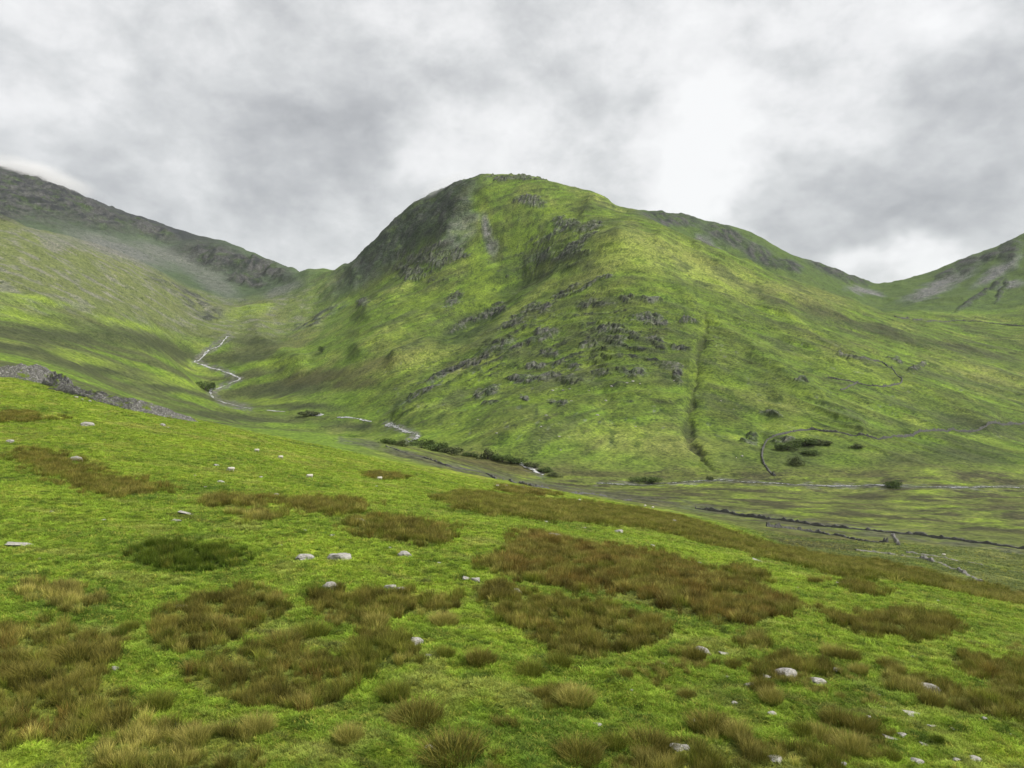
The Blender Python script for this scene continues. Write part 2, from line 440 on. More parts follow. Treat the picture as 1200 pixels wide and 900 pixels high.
hollow = many([(548, 386, 42, 15, -28)], 900, 1450, .5)

# ---- relief in metres
on_right = sstep(PX, 380, 470) * sstep(YY, 540, 640) * (1 - sstep(YY, 1750, 2000)) * (1 - sstep(YY, 1500, 1570) * sstep(PX, 728, 760))
bed_w = ZZ + 0.46 * np.sqrt((XX - 140) ** 2 + 110 ** 2) + 6 * fbm(XX / 90, YY / 90, 2, 31)       # tilted rock beds of the central mountain
bed = fbm(XX / 150, bed_w / 13, 3, 41, ridged=True)
bed2 = fbm(XX / 60, bed_w / 5, 2, 47)
relief = np.zeros_like(XX)
relief += (bed * 3.2 + bed2 * 1.3) * on_right * (0.45 + 0.55 * sstep(fbm(XX / 220, YY / 220, 2, 71), -.3, .3))
moor = mount * (1 - on_right)
relief += fbm(XX / 70, YY / 45, 3, 23) * 2.4 * moor
rock_n = fbm(XX / 26, (YY + ZZ) / 20, 4, 57, ridged=True)
rock_f = fbm(XX / 7, (YY + ZZ) / 6, 2, 59, ridged=True)
crag_b = fbm(XX / 46, bed_w / 6, 4, 67, gain=.6)
zone = np.clip(np.maximum(crag_zone, .55 * many([(700, 405, 130, 60, 0), (590, 410, 90, 30, -25), (640, 300, 60, 40, -20), (500, 310, 50, 30, 0)], 640, 1690, .7)), 0, 1)
tz = bed_w / (9.0 + 3.0 * perlin(XX / 160, YY / 160, 66)) + 1.7 * fbm(XX / 40, YY / 40, 3, 68)
saw = tz - np.floor(tz)
ledge_on = sstep(zone + .8 * crag_b, .45, .8)                      # rock bands crop out here and there along the beds
steep = (1 - sstep(saw + .12 * rock_f, .16, .30)) * sstep(saw, .0, .05)
relief += ledge_on * ((sstep(saw, .04, .30) - saw) * 6.5 + steep * (rock_n * 1.8 + rock_f * 2.0))
crag = ledge_on * np.maximum(steep, .25 * sstep(rock_f + rock_n, .2, .8))
cl_n = fbm(XX / 75, (YY * .5 + ZZ) / 160, 5, 63, ridged=True)
cl_f = fbm(XX / 24, (YY * .4 + ZZ * .5) / 60, 3, 65, ridged=True)
relief += cliff * ((cl_n - .1) * 26 + cl_f * 7) * (1 - .6 * sstep(PX, 650, 760)) * (1 - .55 * sstep(PX, 400, 440) * (1 - sstep(PX, 640, 650)))
relief += blockfield * (2 + 4 * rock_n)
relief -= gully * 2.5
relief += scree * rock_f * 1.2
vall = sstep(YY, 120, 260) * (1 - sstep(YY, 560, 700))
relief += vall * (fbm(XX / 60, YY / 40, 3, 83) * 1.6 + fbm(XX / 14, YY / 10, 3, 85) * .5)
near = 1 - sstep(YY, 90, 230)
relief += near * (fbm(XX / 22, YY / 22, 2, 91) * .55 * sstep(YY, 24, 60) + fbm(XX / 5.5, YY / 5.5, 3, 93) * .22 + fbm(XX / 1.6, YY / 1.6, 3, 97) * .24 + fbm(XX / .5, YY / .5, 2, 99) * .09)
midg = sstep(YY, 60, 110) * (1 - sstep(YY, 250, 330))
relief += midg * (fbm(XX / 9, YY / 6, 4, 101) * .55)
ZZ = ZZ + relief
QF = ZZ / YY * F                      # final picture row of every vertex, as CY - QF


def ground(px, Y):
    """height of the land at depth Y in direction px"""
    c = np.clip(np.interp(px, cols, np.arange(NC)), 0, NC - 1.001)
    r = np.clip(np.interp(math.log(Y), lnr, np.arange(NR)), 0, NR - 1.001)
    i, j = int(r), int(c)
    a, b = r - i, c - j
    return ((ZZ[i, j] * (1 - b) + ZZ[i, j + 1] * b) * (1 - a) + (ZZ[i + 1, j] * (1 - b) + ZZ[i + 1, j + 1] * b) * a)


def ground_xy(x, y):
    return ground(CX + F * x / y, y)


def pick(px, py, lo=12, hi=5000):
    """point of the land met by the sight line (px, py) between two depths"""
    j = int(np.clip(np.searchsorted(cols, px), 1, NC - 1))
    b = (px - cols[j - 1]) / (cols[j] - cols[j - 1])
    prof = QF[:, j - 1] * (1 - b) + QF[:, j] * b
    q0 = CY - py
    i0 = int(np.searchsorted(rows, lo))
    for i in range(max(i0, 1), NR):
        if rows[i] > hi:
            break
        if prof[i] >= q0:
            p0, p1 = prof[i - 1], prof[i]
            t = np.clip((q0 - p0) / (p1 - p0), 0, 1) if p1 > p0 else 0
            Y = math.exp(lnr[i - 1] * (1 - t) + lnr[i] * t)
            return Vector(((px - CX) / F * Y, Y, ground(px, Y)))
    i = int(np.clip(np.searchsorted(rows, hi) - 1, 0, NR - 1))
    k = i0 + int(np.argmax(prof[i0:i + 1]))
    Y = rows[k]
    return Vector(((px - CX) / F * Y, Y, ground(px, Y)))


# ---- colour of the ground (plant cover, bare rock, some painted sun and shade)
def c3(r, g, b):
    return np.array([r, g, b], float)


LIME, GRASS, DEEP = c3(.195, .258, .018), c3(.120, .180, .014), c3(.046, .084, .008)
STRAW, OLIVE, BROWN = c3(.240, .240, .045), c3(.095, .112, .018), c3(.088, .074, .020)
HEATH, ROCK, DROCK, SCR = c3(.054, .053, .020), c3(.160, .157, .148), c3(.043, .048, .056), c3(.175, .175, .185)

color = np.empty(XX.shape + (3,), np.float32)
color[:] = GRASS


def lay(m, c, k=1.0):
    global color
    m = np.clip(m * k, 0, 1).astype(np.float32)[..., None]
    color += (c.astype(np.float32) - color) * m


n1 = fbm(XX / 120, YY / 120, 4, 111)
n2 = fbm(XX / 38, YY / 38, 4, 113)
n3 = fbm(XX / 11, YY / 11, 3, 117)
nearm = 1 - sstep(YY, 120, 300)
# far ground cover
lay(sstep(n1 + .5 * n2, -.05, .55), STRAW * .8, .75 * far)
lay(sstep(-n1 + .7 * n2, .0, .6), OLIVE, .85 * far)
lay(sstep(n2 + .4 * n3, .15, .6), LIME * .85, .6 * far)
lay(sstep(-n2 + .5 * n3, .2, .7), DEEP * 1.1, .5 * far)
lay(sstep(bed + .5 * bed2, .1, .7), OLIVE * .75, .55 * on_right)
lay(sstep(-bed + .6 * bed2, .15, .7), STRAW * .75, .45 * on_right)
lay(sstep(bed2 + .5 * n3, .35, .7), HEATH, .6 * on_right)
# left moor: bands of heath and pale grass, speckled with stones higher up
yn = np.interp(PX, [-700, 0, 220, 400, 640, 740, 850, 950, 1200, 1800], [225, 225, 230, 250, 300, 290, 225, 120, 102, 110])
left = (1 - sstep(PX, 300, 420)) * sstep(YY / yn, .97, 1.12) * (1 - sstep(YY, 1750, 2000))
band = fbm(XX / 260, (YY * .4 - XX * .25 + ZZ * 1.2) / 42, 4, 121)
lay(sstep(band, -.2, .15), HEATH * 1.0 + OLIVE * .3, .85 * left * (1 - sstep(ZZ, 60, 170)))
lay(sstep(-band, .1, .5), LIME * .7, .45 * left * (1 - sstep(ZZ, 60, 170)))
lay(sstep(ZZ, 40, 150), STRAW * .28 + OLIVE * .42 + ROCK * .12, .85 * left)
stones = sstep(fbm(XX / 44, (YY * .5 + ZZ + XX * .3) / 14, 4, 131) + .35 * n2 + .25 * n3, .0, .35)
lay(stones * sstep(ZZ, 50, 150), ROCK * .72 + STRAW * .15, .75 * left)
lay(many([(60, 392, 90, 9, 6), (170, 400, 70, 9, 14), (20, 408, 60, 6, 8), (120, 435, 60, 5, 12), (215, 415, 30, 8, 20), (190, 455, 40, 5, 8), (290, 420, 40, 6, -8), (300, 400, 30, 5, 0), (60, 375, 50, 4, 10), (340, 455, 40, 6, -5), (350, 475, 50, 5, 4), (270, 488, 60, 4, 6), (420, 500, 40, 5, 4)], 240, 1600, .8), HEATH * .95 + DEEP * .3, .95)
lay(many([(30, 372, 50, 6, 12), (100, 420, 40, 5, 14), (210, 448, 40, 5, 14), (40, 350, 40, 4, 10), (230, 430, 14, 5, 20), (330, 425, 26, 6, -10), (320, 470, 40, 4, 0), (150, 380, 40, 4, 12), (300, 360, 30, 8, -20)], 240, 1700, .8), LIME * .85, .75)
# high mountain
high = sstep(YY, 1700, 1950) * (1 - sstep(PX, 330, 420))
lay(high, DEEP * .55 + DROCK * .6 + OLIVE * .15, .88)
hr = sstep(YY, 1650, 1850) * sstep(PX, 730, 900)
hr = sstep(YY, 1540, 1600) * sstep(PX, 725, 760)
lay(hr, DEEP * .75 + OLIVE * .3 + DROCK * .12, .85)
lay(hr * sstep(n2, .0, .4), GRASS * .75, .5)
lay(many([(60, 225, 120, 20, 15), (180, 260, 80, 12, 18)], 2000, 3400, .6), DROCK * 1.0, .95)
lay(many([(390, 440, 55, 8, -8), (440, 428, 40, 7, -15), (415, 450, 30, 8, -5)], 700, 1500, .6), BROWN * .8 + HEATH * .3, .8)
lay(many([(880, 338, 45, 7, 15), (960, 362, 45, 8, 20), (900, 350, 30, 5, 15), (1040, 390, 50, 6, 18), (990, 375, 30, 6, 20), (1130, 410, 50, 5, 12), (850, 335, 20, 4, 0)], 850, 1500, .6), HEATH * 1.1, .75)
lay(many([(1150, 500, 50, 10, 5), (1130, 535, 50, 12, 5), (930, 530, 40, 16, 10), (1060, 540, 30, 8, 0)], 560, 760, .6), HEATH * .8 + DEEP * .3, .7)
lay(many([(820, 440, 14, 60, 5), (1000, 435, 45, 10, 15), (930, 460, 40, 6, 10), (1040, 450, 20, 7, 0), (640, 470, 40, 6, 0), (560, 440, 30, 8, -25), (830, 520, 14, 25, 0), (560, 350, 20, 30, 30), (620, 290, 30, 16, 0), (490, 360, 30, 12, -30), (560, 320, 12, 26, 0), (650, 250, 30, 8, 10)], 560, 1650, .7), LIME * .62 + DEEP * .2, .75)
lay(many([(760, 285, 60, 12, 12), (830, 312, 60, 10, 18), (930, 345, 50, 8, 18), (760, 285, 30, 8, 10), (760, 520, 90, 16, 5), (480, 420, 60, 14, -15), (700, 320, 50, 8, -28), (1150, 440, 60, 10, 15), (900, 470, 50, 8, 15)], 560, 1650, .7), STRAW * .78, .65)
lay(many([(770, 405, 130, 50, 8), (650, 410, 60, 40, 0), (880, 440, 60, 50, 20)], 640, 1200, .8) * sstep(n2 + n1, -.6, .3), OLIVE * .55 + GRASS * .3, .6)
lay(many([(740, 300, 60, 18, 12), (830, 325, 60, 12, 20), (700, 305, 40, 8, -30), (620, 352, 40, 6, -38), (560, 395, 40, 6, -28)], 850, 1450, .8), STRAW * .62 + LIME * .35, .6)  # lighter colour paints the sunlit look of shoulder and rib crests
lay(hollow, DEEP * .7 + HEATH * .4, .95)  # dark cover that also paints the shade lying in the hollow
lay(many([(612, 335, 30, 9, -30), (640, 300, 40, 10, -15), (600, 320, 30, 8, -10)], 1150, 1500, .8), DEEP * .85 + OLIVE * .2, .75)  # summit bowl darkened in colour to look shaded
lay(scree, SCR * .85, .85)
cliff_green = sstep(fbm(XX / 45, (YY * .6 + ZZ) / 45, 3, 141), -.05, .45)
lay(cliff, DROCK * .95, .92)
lay(cliff * sstep(cl_f - .3 * cl_n, .1, .6), ROCK * .8, .55)
lay(cliff * cliff_green, DEEP * .8 + OLIVE * .35, .75)
lay(cliff * sstep(fbm(XX / 22, (YY * .4 + ZZ) / 40, 3, 143), -.1, .3) * sstep(PX, 380, 420), GRASS * .45 + DEEP * .4, .7)
lay(many([(470, 275, 95, 16, -40)], 1450, 2200, .5), DROCK * .7 + DEEP * .5, .45)
crock = crag * sstep(rock_n + .6 * rock_f, -.7, .1)
lay(ledge_on, HEATH * .9 + DEEP * .3, .45)
lay(crag, HEATH * .7, .85)
lay(crock, DROCK * 1.0, .9)
lay(ledge_on * sstep(rock_f - .3 * rock_n, .25, .6) * sstep(crag_zone, .2, .6), ROCK * 1.0, .6)
lay(blockfield, DROCK * 1.5, .75)
lay(gully, HEATH * .9, .6)
# small stones and heath scattered on the central face
face = on_right * (1 - sstep(YY, 1000, 1250)) * sstep(n1, -.5, .2)
sp = sstep(fbm(XX / 9, bed_w / 4.5, 3, 151), .38, .6)
lay(sp, ROCK * .85, .6 * face * sstep(PY, 340, 380) * (1 - sstep(PY, 490, 540)))
lay(sstep(fbm(XX / 14, bed_w / 6, 3, 153), .3, .55), DEEP * .7, .6 * on_right)
lay(sstep(fbm(XX / 7, bed_w / 4, 3, 155), .22, .45), DEEP * .55 + HEATH * .2, .7 * on_right * sstep(n2 + .6 * n1, -.45, .2))
lay(sstep(fbm(XX / 8, YY / 8, 3, 157), .25, .5), DEEP * .6 + HEATH * .2, .6 * moor)
mv = fbm(XX / 75, bed_w / 26, 4, 191, gain=.6)
lay(sstep(mv, .08, .4), HEATH * 1.1 + DEEP * .35, .62 * on_right)
lay(sstep(-mv, .12, .45), LIME * .8, .5 * on_right)
lay(sstep(fbm(XX / 20, bed_w / 9, 4, 193, gain=.6), .12, .4), DEEP * .8 + HEATH * .15, .6 * on_right)
# valley floor
vf = sstep(YY, 270, 340) * (1 - sstep(YY, 540, 600)) * sstep(PX, 380, 520)
vb = fbm(XX / 42, YY / 24, 4, 161, gain=.65)
rough = sstep(YY / yn, 1.0, 1.25) * (1 - sstep(YY, 540, 600)) * sstep(PX, 380, 520)
lay(rough, OLIVE * .75 + BROWN * .4, .85)
lay(sstep(fbm(XX / 26, YY / 16, 4, 163), .0, .4), STRAW * .7 + BROWN * .2, .7 * rough)
lay(sstep(fbm(XX / 16, YY / 10, 4, 165), .15, .4), LIME * .7, .45 * rough)
lay(sstep(fbm(XX / 70, YY / 30, 4, 166), .0, .3), BROWN * .85 + HEATH * .2, .6 * rough)
lay(vf, STRAW * .3 + GRASS * .4, .4)
lay(sstep(vb, .0, .2), HEATH * .9 + BROWN * .25, .9 * vf)
lay(sstep(-vb, .12, .35), LIME * .85, .75 * vf)
lay(sstep(fbm(XX / 90, YY / 45, 3, 164), .05, .3), BROWN * .7 + OLIVE * .4, .6 * vf)
lay(.7 * stroke([(400, 515), (450, 524), (520, 545), (600, 563), (700, 578), (800, 591), (870, 603), (950, 613), (1040, 625), (1200, 645)], 5, 180, 560) * sstep(fbm(XX / 12, YY / 12, 3, 167), -.4, .2), HEATH * .9 + ROCK * .25, .9)
lay(many([(560, 538, 40, 7, 12), (600, 548, 30, 6, 12)], 330, 620, .6), BROWN * 1.2, .7)
bank = stroke([(268, 394), (243, 412), (228, 424), (258, 434), (281, 444), (256, 455), (247, 460), (260, 471), (294, 479)], 4.5, 820, 1700)
bank = np.maximum(bank, stroke([(453, 497), (475, 505), (488, 511), (478, 519)], 4, 560, 950))
bank = np.maximum(bank, stroke([(606, 541), (622, 550), (636, 557)], 4, 480, 640))
bank = np.maximum(bank, .7 * stroke([(700, 567), (790, 566), (835, 563), (910, 567), (1000, 570), (1060, 571), (1230, 571)], 2.5, 440, 620))
lay(bank * sstep(fbm(XX / 9, YY / 9, 3, 195), -.3, .2), ROCK * .7 + HEATH * .3, .85)
# near pasture
pn = fbm(XX / 14, YY / 14, 4, 171)
pf = fbm(XX / 3.2, YY / 3.2, 3, 173)
pt = fbm(XX / .9, YY / .9, 3, 177)
pw = fbm(XX / 6 + 3, YY / 4, 4, 175)
past = 1 - sstep(YY / yn, .97, 1.12)
lay(past, GRASS * .62 + LIME * .36, 1.0)
lay(sstep(pn + .4 * pf, .05, .5), LIME, .7 * past)
lay(sstep(-pn + .6 * pf, .05, .5), DEEP * .6 + GRASS * .4, .8 * past)
lay(sstep(pf + .7 * pt, .25, .8), STRAW * .95, .5 * past)
lay(sstep(pt - .3 * pf, .05, .4), DEEP * .8, .75 * past * (1 - sstep(YY, 70, 160)))
lay(sstep(fbm(XX / 30, YY / 12, 4, 179), .1, .45), STRAW * .9, .6 * past * sstep(YY, 80, 130))

lay(sstep(pw, .12, .42), STRAW * .8 + OLIVE * .2, .55 * past)
lay(sstep(-pw + .3 * pf, .3, .55), OLIVE * .7 + DEEP * .3, .6 * past)
lay(sstep(fbm(XX / 18, (YY + .5 * XX) / 1.6, 3, 181), .36, .5), BROWN * .8 + OLIVE * .3, .6 * past)
# rush beds: outline, near / far depth, kind of rush
BEDS = [
    ('dark_green', [(154, 648), (165, 639), (215, 638), (262, 640), (280, 650), (297, 660), (292, 667), (230, 669), (190, 664), (160, 658)], 25, 90, 'dense dark green rush bed alone on the bright grass'),
    ('brown', [(25, 533), (45, 530), (75, 538), (95, 548), (120, 560), (160, 564), (187, 572), (185, 580), (140, 580), (100, 572), (60, 555), (30, 545)], 50, 160, 'long brown rush strip on the grass below the grey rock ridge'),
    ('brown', [(0, 483), (35, 486), (55, 491), (45, 495), (0, 494)], 90, 215, 'small reddish rush patch at the left edge under the rock ridge'),
    ('brown', [(233, 584), (250, 581), (280, 586), (317, 587), (316, 596), (270, 597), (238, 594)], 50, 130, 'narrow brown rush bed beside its twin, left one of the pair'),
    ('brown', [(325, 588), (345, 584), (390, 584), (423, 587), (424, 599), (380, 601), (340, 598)], 50, 130, 'narrow brown rush bed, right one of the pair on the middle slope'),
    ('straw', [(268, 603), (290, 600), (325, 606), (322, 613), (290, 613)], 45, 110, 'little straw coloured rush bed with a stone at its edge'),
    ('brown', [(403, 612), (430, 606), (480, 610), (520, 618), (533, 632), (520, 639), (470, 636), (425, 626)], 40, 110, 'long olive brown rush bed with a pale rock at its left end'),
    ('straw', [(27, 692), (60, 686), (95, 690), (128, 697), (120, 708), (75, 712), (28, 710)], 25, 60, 'straw brown rush bed above the large bed at bottom left'),
    ('brown', [(-40, 740), (0, 733), (60, 736), (135, 745), (140, 765), (120, 790), (160, 820), (150, 850), (90, 870), (40, 878), (-40, 890)], 18, 50, 'large shaggy brown rush bed filling the bottom left corner'),
    ('brown', [(180, 722), (230, 700), (300, 690), (340, 712), (320, 735), (250, 765), (195, 762), (178, 745)], 20, 60, 'dark brown rush bed left of the pale stones, behind the tussocks'),
    ('brown', [(205, 790), (260, 762), (330, 760), (410, 775), (418, 800), (370, 830), (300, 835), (240, 815)], 18, 50, 'broad brown rush bed in the lower left middle of the slope'),
    ('brown', [(355, 700), (390, 688), (450, 694), (535, 700), (545, 716), (480, 722), (430, 735), (380, 725)], 22, 60, 'reddish brown rush bed below the three pale boulders'),
    ('olive', [(395, 752), (430, 742), (485, 748), (497, 768), (470, 790), (410, 790)], 20, 50, 'olive green rush bed with a white stone on its right end'),
    ('red', [(555, 668), (600, 640), (605, 625), (640, 625), (690, 640), (785, 652), (870, 685), (938, 706), (930, 722), (870, 735), (800, 722), (740, 705), (690, 694), (620, 684)], 28, 90, 'very large russet rush bed across the middle of the slope'),
    ('brown', [(548, 706), (570, 688), (600, 690), (650, 700), (720, 712), (785, 735), (790, 750), (730, 768), (685, 774), (625, 750), (580, 725)], 25, 60, 'large dark rush bed in front of the russet one'),
    ('brown', [(845, 669), (880, 667), (902, 679), (890, 687), (860, 681)], 35, 85, 'small oval rush bed between the russet bed and the crest'),
    ('brown', [(983, 684), (1010, 682), (1023, 690), (1020, 698), (995, 695)], 35, 85, 'tiny dark rush bed with a white stone just below the crest'),
    ('brown', [(955, 716), (980, 722), (1005, 728), (1050, 717), (1125, 729), (1130, 742), (1060, 751), (1000, 743), (965, 728)], 30, 70, 'long leaf shaped rush bed below the crest on the right'),
    ('brown', [(1108, 772), (1150, 772), (1240, 785), (1240, 818), (1190, 812), (1140, 795)], 25, 50, 'rush bed running out of the picture at the right edge'),
    ('straw', [(1020, 795), (1065, 800), (1110, 806), (1160, 815), (1240, 828), (1240, 850), (1150, 840), (1090, 822), (1040, 810)], 22, 45, 'straw and brown rush strip behind the lichen covered slab'),
    ('olive', [(945, 662), (985, 655), (1030, 658), (1050, 670), (1010, 678), (960, 676)], 60, 160, 'dark olive rush bed in the dip behind the crest'),
    ('olive', [(515, 584), (560, 580), (680, 590), (780, 602), (860, 627), (960, 652), (1060, 668), (1240, 706), (1240, 722), (1050, 684), (960, 668), (870, 648), (770, 622), (650, 610), (550, 602)], 75, 230, 'long olive brown rush belt along the far edge of the pasture'),
    ('brown', [(440, 556), (470, 556), (465, 562), (440, 561)], 90, 230, 'small dark rush patch on the far slope, left of its twin'),
    ('brown', [(585, 571), (640, 573), (652, 579), (600, 579)], 90, 230, 'thin dark rush patch beside the grazing sheep'),
    ('straw', [(100, 870), (160, 850), (250, 850), (300, 870), (320, 905), (90, 910)], 17, 40, 'thin straw coloured rushes along the bottom edge on the left'),
    ('straw', [(740, 880), (800, 868), (900, 872), (990, 890), (980, 912), (740, 912)], 17, 40, 'straw brown rushes along the bottom edge right of the middle'),
    ('straw', [(855, 748), (885, 742), (906, 755), (900, 766), (862, 758)], 25, 60, 'small straw rush bed right of the half buried slab'),
    ('brown', [(885, 775), (915, 768), (950, 782), (975, 788), (965, 800), (930, 790), (895, 800), (875, 790)], 22, 55, 'brown rushes wrapped round the two pale slabs on the right'),
]


def poly_mask(poly, sx, sy):
    inside = np.zeros(sx.shape, bool)
    for (x0, y0), (x1, y1) in zip(poly, poly[1:] + poly[:1]):
        if y0 == y1:
            continue
        cond = ((y0 > sy) != (y1 > sy)) & (sx < (x1 - x0) * (sy - y0) / (y1 - y0) + x0)
        inside ^= cond
    return inside


wsc = np.clip(YY / 30, .6, 6)
WX2 = PX + 22 * fbm(XX / (3.0 * wsc), YY / (3.0 * wsc), 3, 201)
PYF = CY - QF
WY2 = PYF + np.clip(500 / YY, 3, 14) * fbm(XX / (3.0 * wsc) + 9, YY / (3.0 * wsc), 3, 203)
bed_masks = []
for kind, poly, lo, hi, lab in BEDS:
    m = poly_mask(poly, WX2, WY2) & (YY > lo) & (YY < hi)
    bed_masks.append(m)
    lay(m.astype(float), {'dark_green': DEEP * .7, 'olive': OLIVE * .8}.get(kind, BROWN * .6 + OLIVE * .6), .6)

lum = color @ np.array([.3, .6, .1], np.float32)
color *= ((lum / .125) ** (.45 * sstep(YY / yn, .9, 1.3)))[..., None].astype(np.float32)      # the cover of the fell is patchier than the pasture
leafy = np.clip((color[..., 1] - color[..., 2]) / color[..., 1] * 1.6 - .3, 0, 1)                   # moor grass is duller than the pasture
color *= 1 + (np.array([.90, .98, 1.4], np.float32) - 1) * (sstep(YY / yn, .9, 1.3) * leafy)[..., None]
color = np.clip(color * np.float32(.86), .004, .6)
rockiness = np.clip(cliff * .9 + crock + scree * .7 + blockfield, 0, 1)


# ------------------------------------------------------------------ materials
def new_mat(name):
    m = bpy.data.materials.new(name)
    m.use_nodes = True
    t = NT(m.node_tree)
    b = t.n['Principled BSDF']
    b.inputs['Roughness'].default_value = 0.9
    b.inputs['Specular IOR Level'].default_value = 0.15
    return m, t, b


def terrain_material():
    m, t, b = new_mat("turf_and_rock")
    col = t.attr('cover', out='Color')
    rk = t.attr('rockiness')
    pos = t.node('ShaderNodeNewGeometry').outputs['Position']
    depth = t.node('ShaderNodeSeparateXYZ')
    t.put(depth.inputs[0], pos)
    nearf = t.maprange(depth.outputs[1], 40, 160, 1.0, 0.0, True)
    # grain at three sizes
    g1 = t.noise(pos, 5.5, 4, .65)
    g2 = t.noise(pos, .33, 5, .62)
    g3 = t.noise(pos, .07, 4, .6)
    k = t.math('ADD', t.math('MULTIPLY', t.math('SUBTRACT', g1, .5), t.math('MULTIPLY', nearf, 1.3)),
               t.math('ADD', t.math('MULTIPLY', t.math('SUBTRACT', g2, .5), 1.4), t.math('MULTIPLY', t.math('SUBTRACT', g3, .5), .8)))
    c = t.mix(1.0, col, t.ramp(t.math('ADD', k, .5), [(0.15, (.3, .34, .3)), (.5, (1, 1, 1)), (.85, (1.75, 1.65, 1.65))]), 'MULTIPLY')
    farf = t.maprange(depth.outputs[1], 180, 420, 0.0, 1.0, True)
    tuft = t.maprange(t.noise(pos, .4, 3, .65), .51, .60, 0.0, 1.0, True)
    clus = t.maprange(t.noise(pos, .035, 3, .6), .38, .58, 0.0, 1.0, True)
    c = t.mix(t.math('MULTIPLY', t.math('MULTIPLY', tuft, clus), t.math('MULTIPLY', farf, .7)), c, t.mix(1.0, c, (.34, .38, .40), 'MULTIPLY'))
    pale = t.maprange(t.noise(t.vmath('ADD', pos, (91, 33, 7)), .42, 3, .6), .60, .68, 0.0, 1.0, True)
    c = t.mix(t.math('MULTIPLY', pale, t.math('MULTIPLY', farf, .55)), c, t.mix(1.0, c, (1.6, 1.5, 1.8), 'MULTIPLY'))
    v = t.voronoi(t.vmath('MULTIPLY', pos, (1, 1, 1.6)), .09)
    rc = t.ramp(t.noise(t.vmath('MULTIPLY', pos, (.6, .6, 1.0)), .14, 6, .7), [(.25, (.35, .36, .38)), (.5, (.9, .9, .9)), (.75, (1.9, 1.85, 1.8))])
    c = t.mix(rk, c, t.mix(1.0, c, rc, 'MULTIPLY'))
    t.put(b.inputs['Base Color'], c)
    hgt = t.math('ADD', t.math('MULTIPLY', g1, .10), t.math('MULTIPLY', g2, .9))
    hr_ = t.math('ADD', t.math('MULTIPLY', t.noise(pos, .12, 8, .7), 9.0), t.math('MULTIPLY', v, .8))
    hh = t.math('ADD', hgt, t.math('MULTIPLY', hr_, rk))
    bump = t.node('ShaderNodeBump')
    bump.inputs['Strength'].default_value = .8
    bump.inputs['Distance'].default_value = 1.0
    t.put(bump.inputs['Height'], hh)
    t.put(b.inputs['Normal'], bump.outputs[0])
    return m


MAT_LAND = terrain_material()


def stone_material(name, tone, lichen, scale=1.0):
    m, t, b = new_mat(name)
    oc = t.node('ShaderNodeTexCoord').outputs['Object']
    rnd = t.node('ShaderNodeObjectInfo').outputs['Random']
    p = t.vmath('ADD', oc, t.vmath('SCALE', (7.0, 3.0, 5.0), rnd))
    n_a = t.noise(p, 2.2 * scale, 6, .65)
    n_b = t.noise(p, 7.0 * scale, 5, .7)
    c = t.ramp(n_a, [(.3, tuple(x * .5 for x in tone)), (.5, tone), (.7, tuple(x * 1.35 for x in tone))])
    c = t.mix(t.maprange(n_b, .52, .66), c, lichen)
    c = t.mix(t.maprange(t.noise(p, 4.0 * scale, 4, .6), .6, .72), c, (.06, .07, .03))
    t.put(b.inputs['Base Color'], c)
    bump = t.node('ShaderNodeBump')
    bump.inputs['Strength'].default_value = .7
    bump.inputs['Distance'].default_value = .06 / scale
    t.put(bump.inputs['Height'], t.math('ADD', n_a, t.math('MULTIPLY', n_b, .5)))
    t.put(b.inputs['Normal'], bump.outputs[0])
    return m


MAT_ROCK = stone_material("grey_lichen_rock", (.25, .24, .22), (.50, .49, .45), 1.6)
MAT_OUTCROP_PLAIN = stone_material("dark_outcrop_rock", (.085, .083, .078), (.30, .295, .28), .42)


def outcrop_material():
    m = MAT_OUTCROP_PLAIN
    t = NT(m.node_tree)
    b = t.n['Principled BSDF']
    src = b.inputs['Base Color'].links[0].from_socket
    geo = t.node('ShaderNodeNewGeometry')
    up = t.node('ShaderNodeSeparateXYZ')
    t.put(up.inputs[0], geo.outputs['True Normal'])
    grow = t.math('ADD', t.math('MULTIPLY', t.noise(geo.outputs['Position'], .35, 4, .6), 1.6), t.math('MULTIPLY', up.outputs[2], .35))
    t.put(b.inputs['Base Color'], t.mix(t.maprange(grow, 1.05, 1.2), src, (.075, .105, .014)))
    return m


MAT_OUTCROP = outcrop_material()
MAT_WALL = stone_material("dry_wall_stone", (.075, .075, .070), (.14, .14, .13), .5)
MAT_PALEWALL = stone_material("pale_wall_stone", (.14, .135, .125), (.30, .29, .27), .8)


def blade_material(name, root, mid, tip, vary):
    m, t, b = new_mat(name)
    h = t.attr('along')
    r = t.attr('shade')
    c = t.ramp(h, [(0.0, root), (.45, mid), (1.0, tip)])
    tone = t.attr('tint', 'INSTANCER')
    tone = t.math('MULTIPLY', t.math('ADD', tone, t.math('LESS_THAN', tone, .01)), .95)
    grey = t.node('ShaderNodeCombineXYZ')
    for k, sh in enumerate((.96, 1.0, .95)):
        t.put(grey.inputs[k], t.math('MULTIPLY', tone, sh))
    c = t.mix(1.0, c, grey.outputs[0], 'MULTIPLY')
    c = t.mix(r, t.mix(1.0, c, (.45, .5, .45), 'MULTIPLY'), t.mix(1.0, c, vary, 'MULTIPLY'))
    t.put(b.inputs['Base Color'], c)
    b.inputs['Roughness'].default_value = .75
    tr = t.node('ShaderNodeBsdfTranslucent')
    t.put(tr.inputs[0], c)
    mx = t.node('ShaderNodeMixShader')
    mx.inputs[0].default_value = .25
    t.l.new(b.outputs[0], mx.inputs[1])
    t.l.new(tr.outputs[0], mx.inputs[2])
    t.l.new(mx.outputs[0], t.n['Material Output'].inputs[0])
    return m


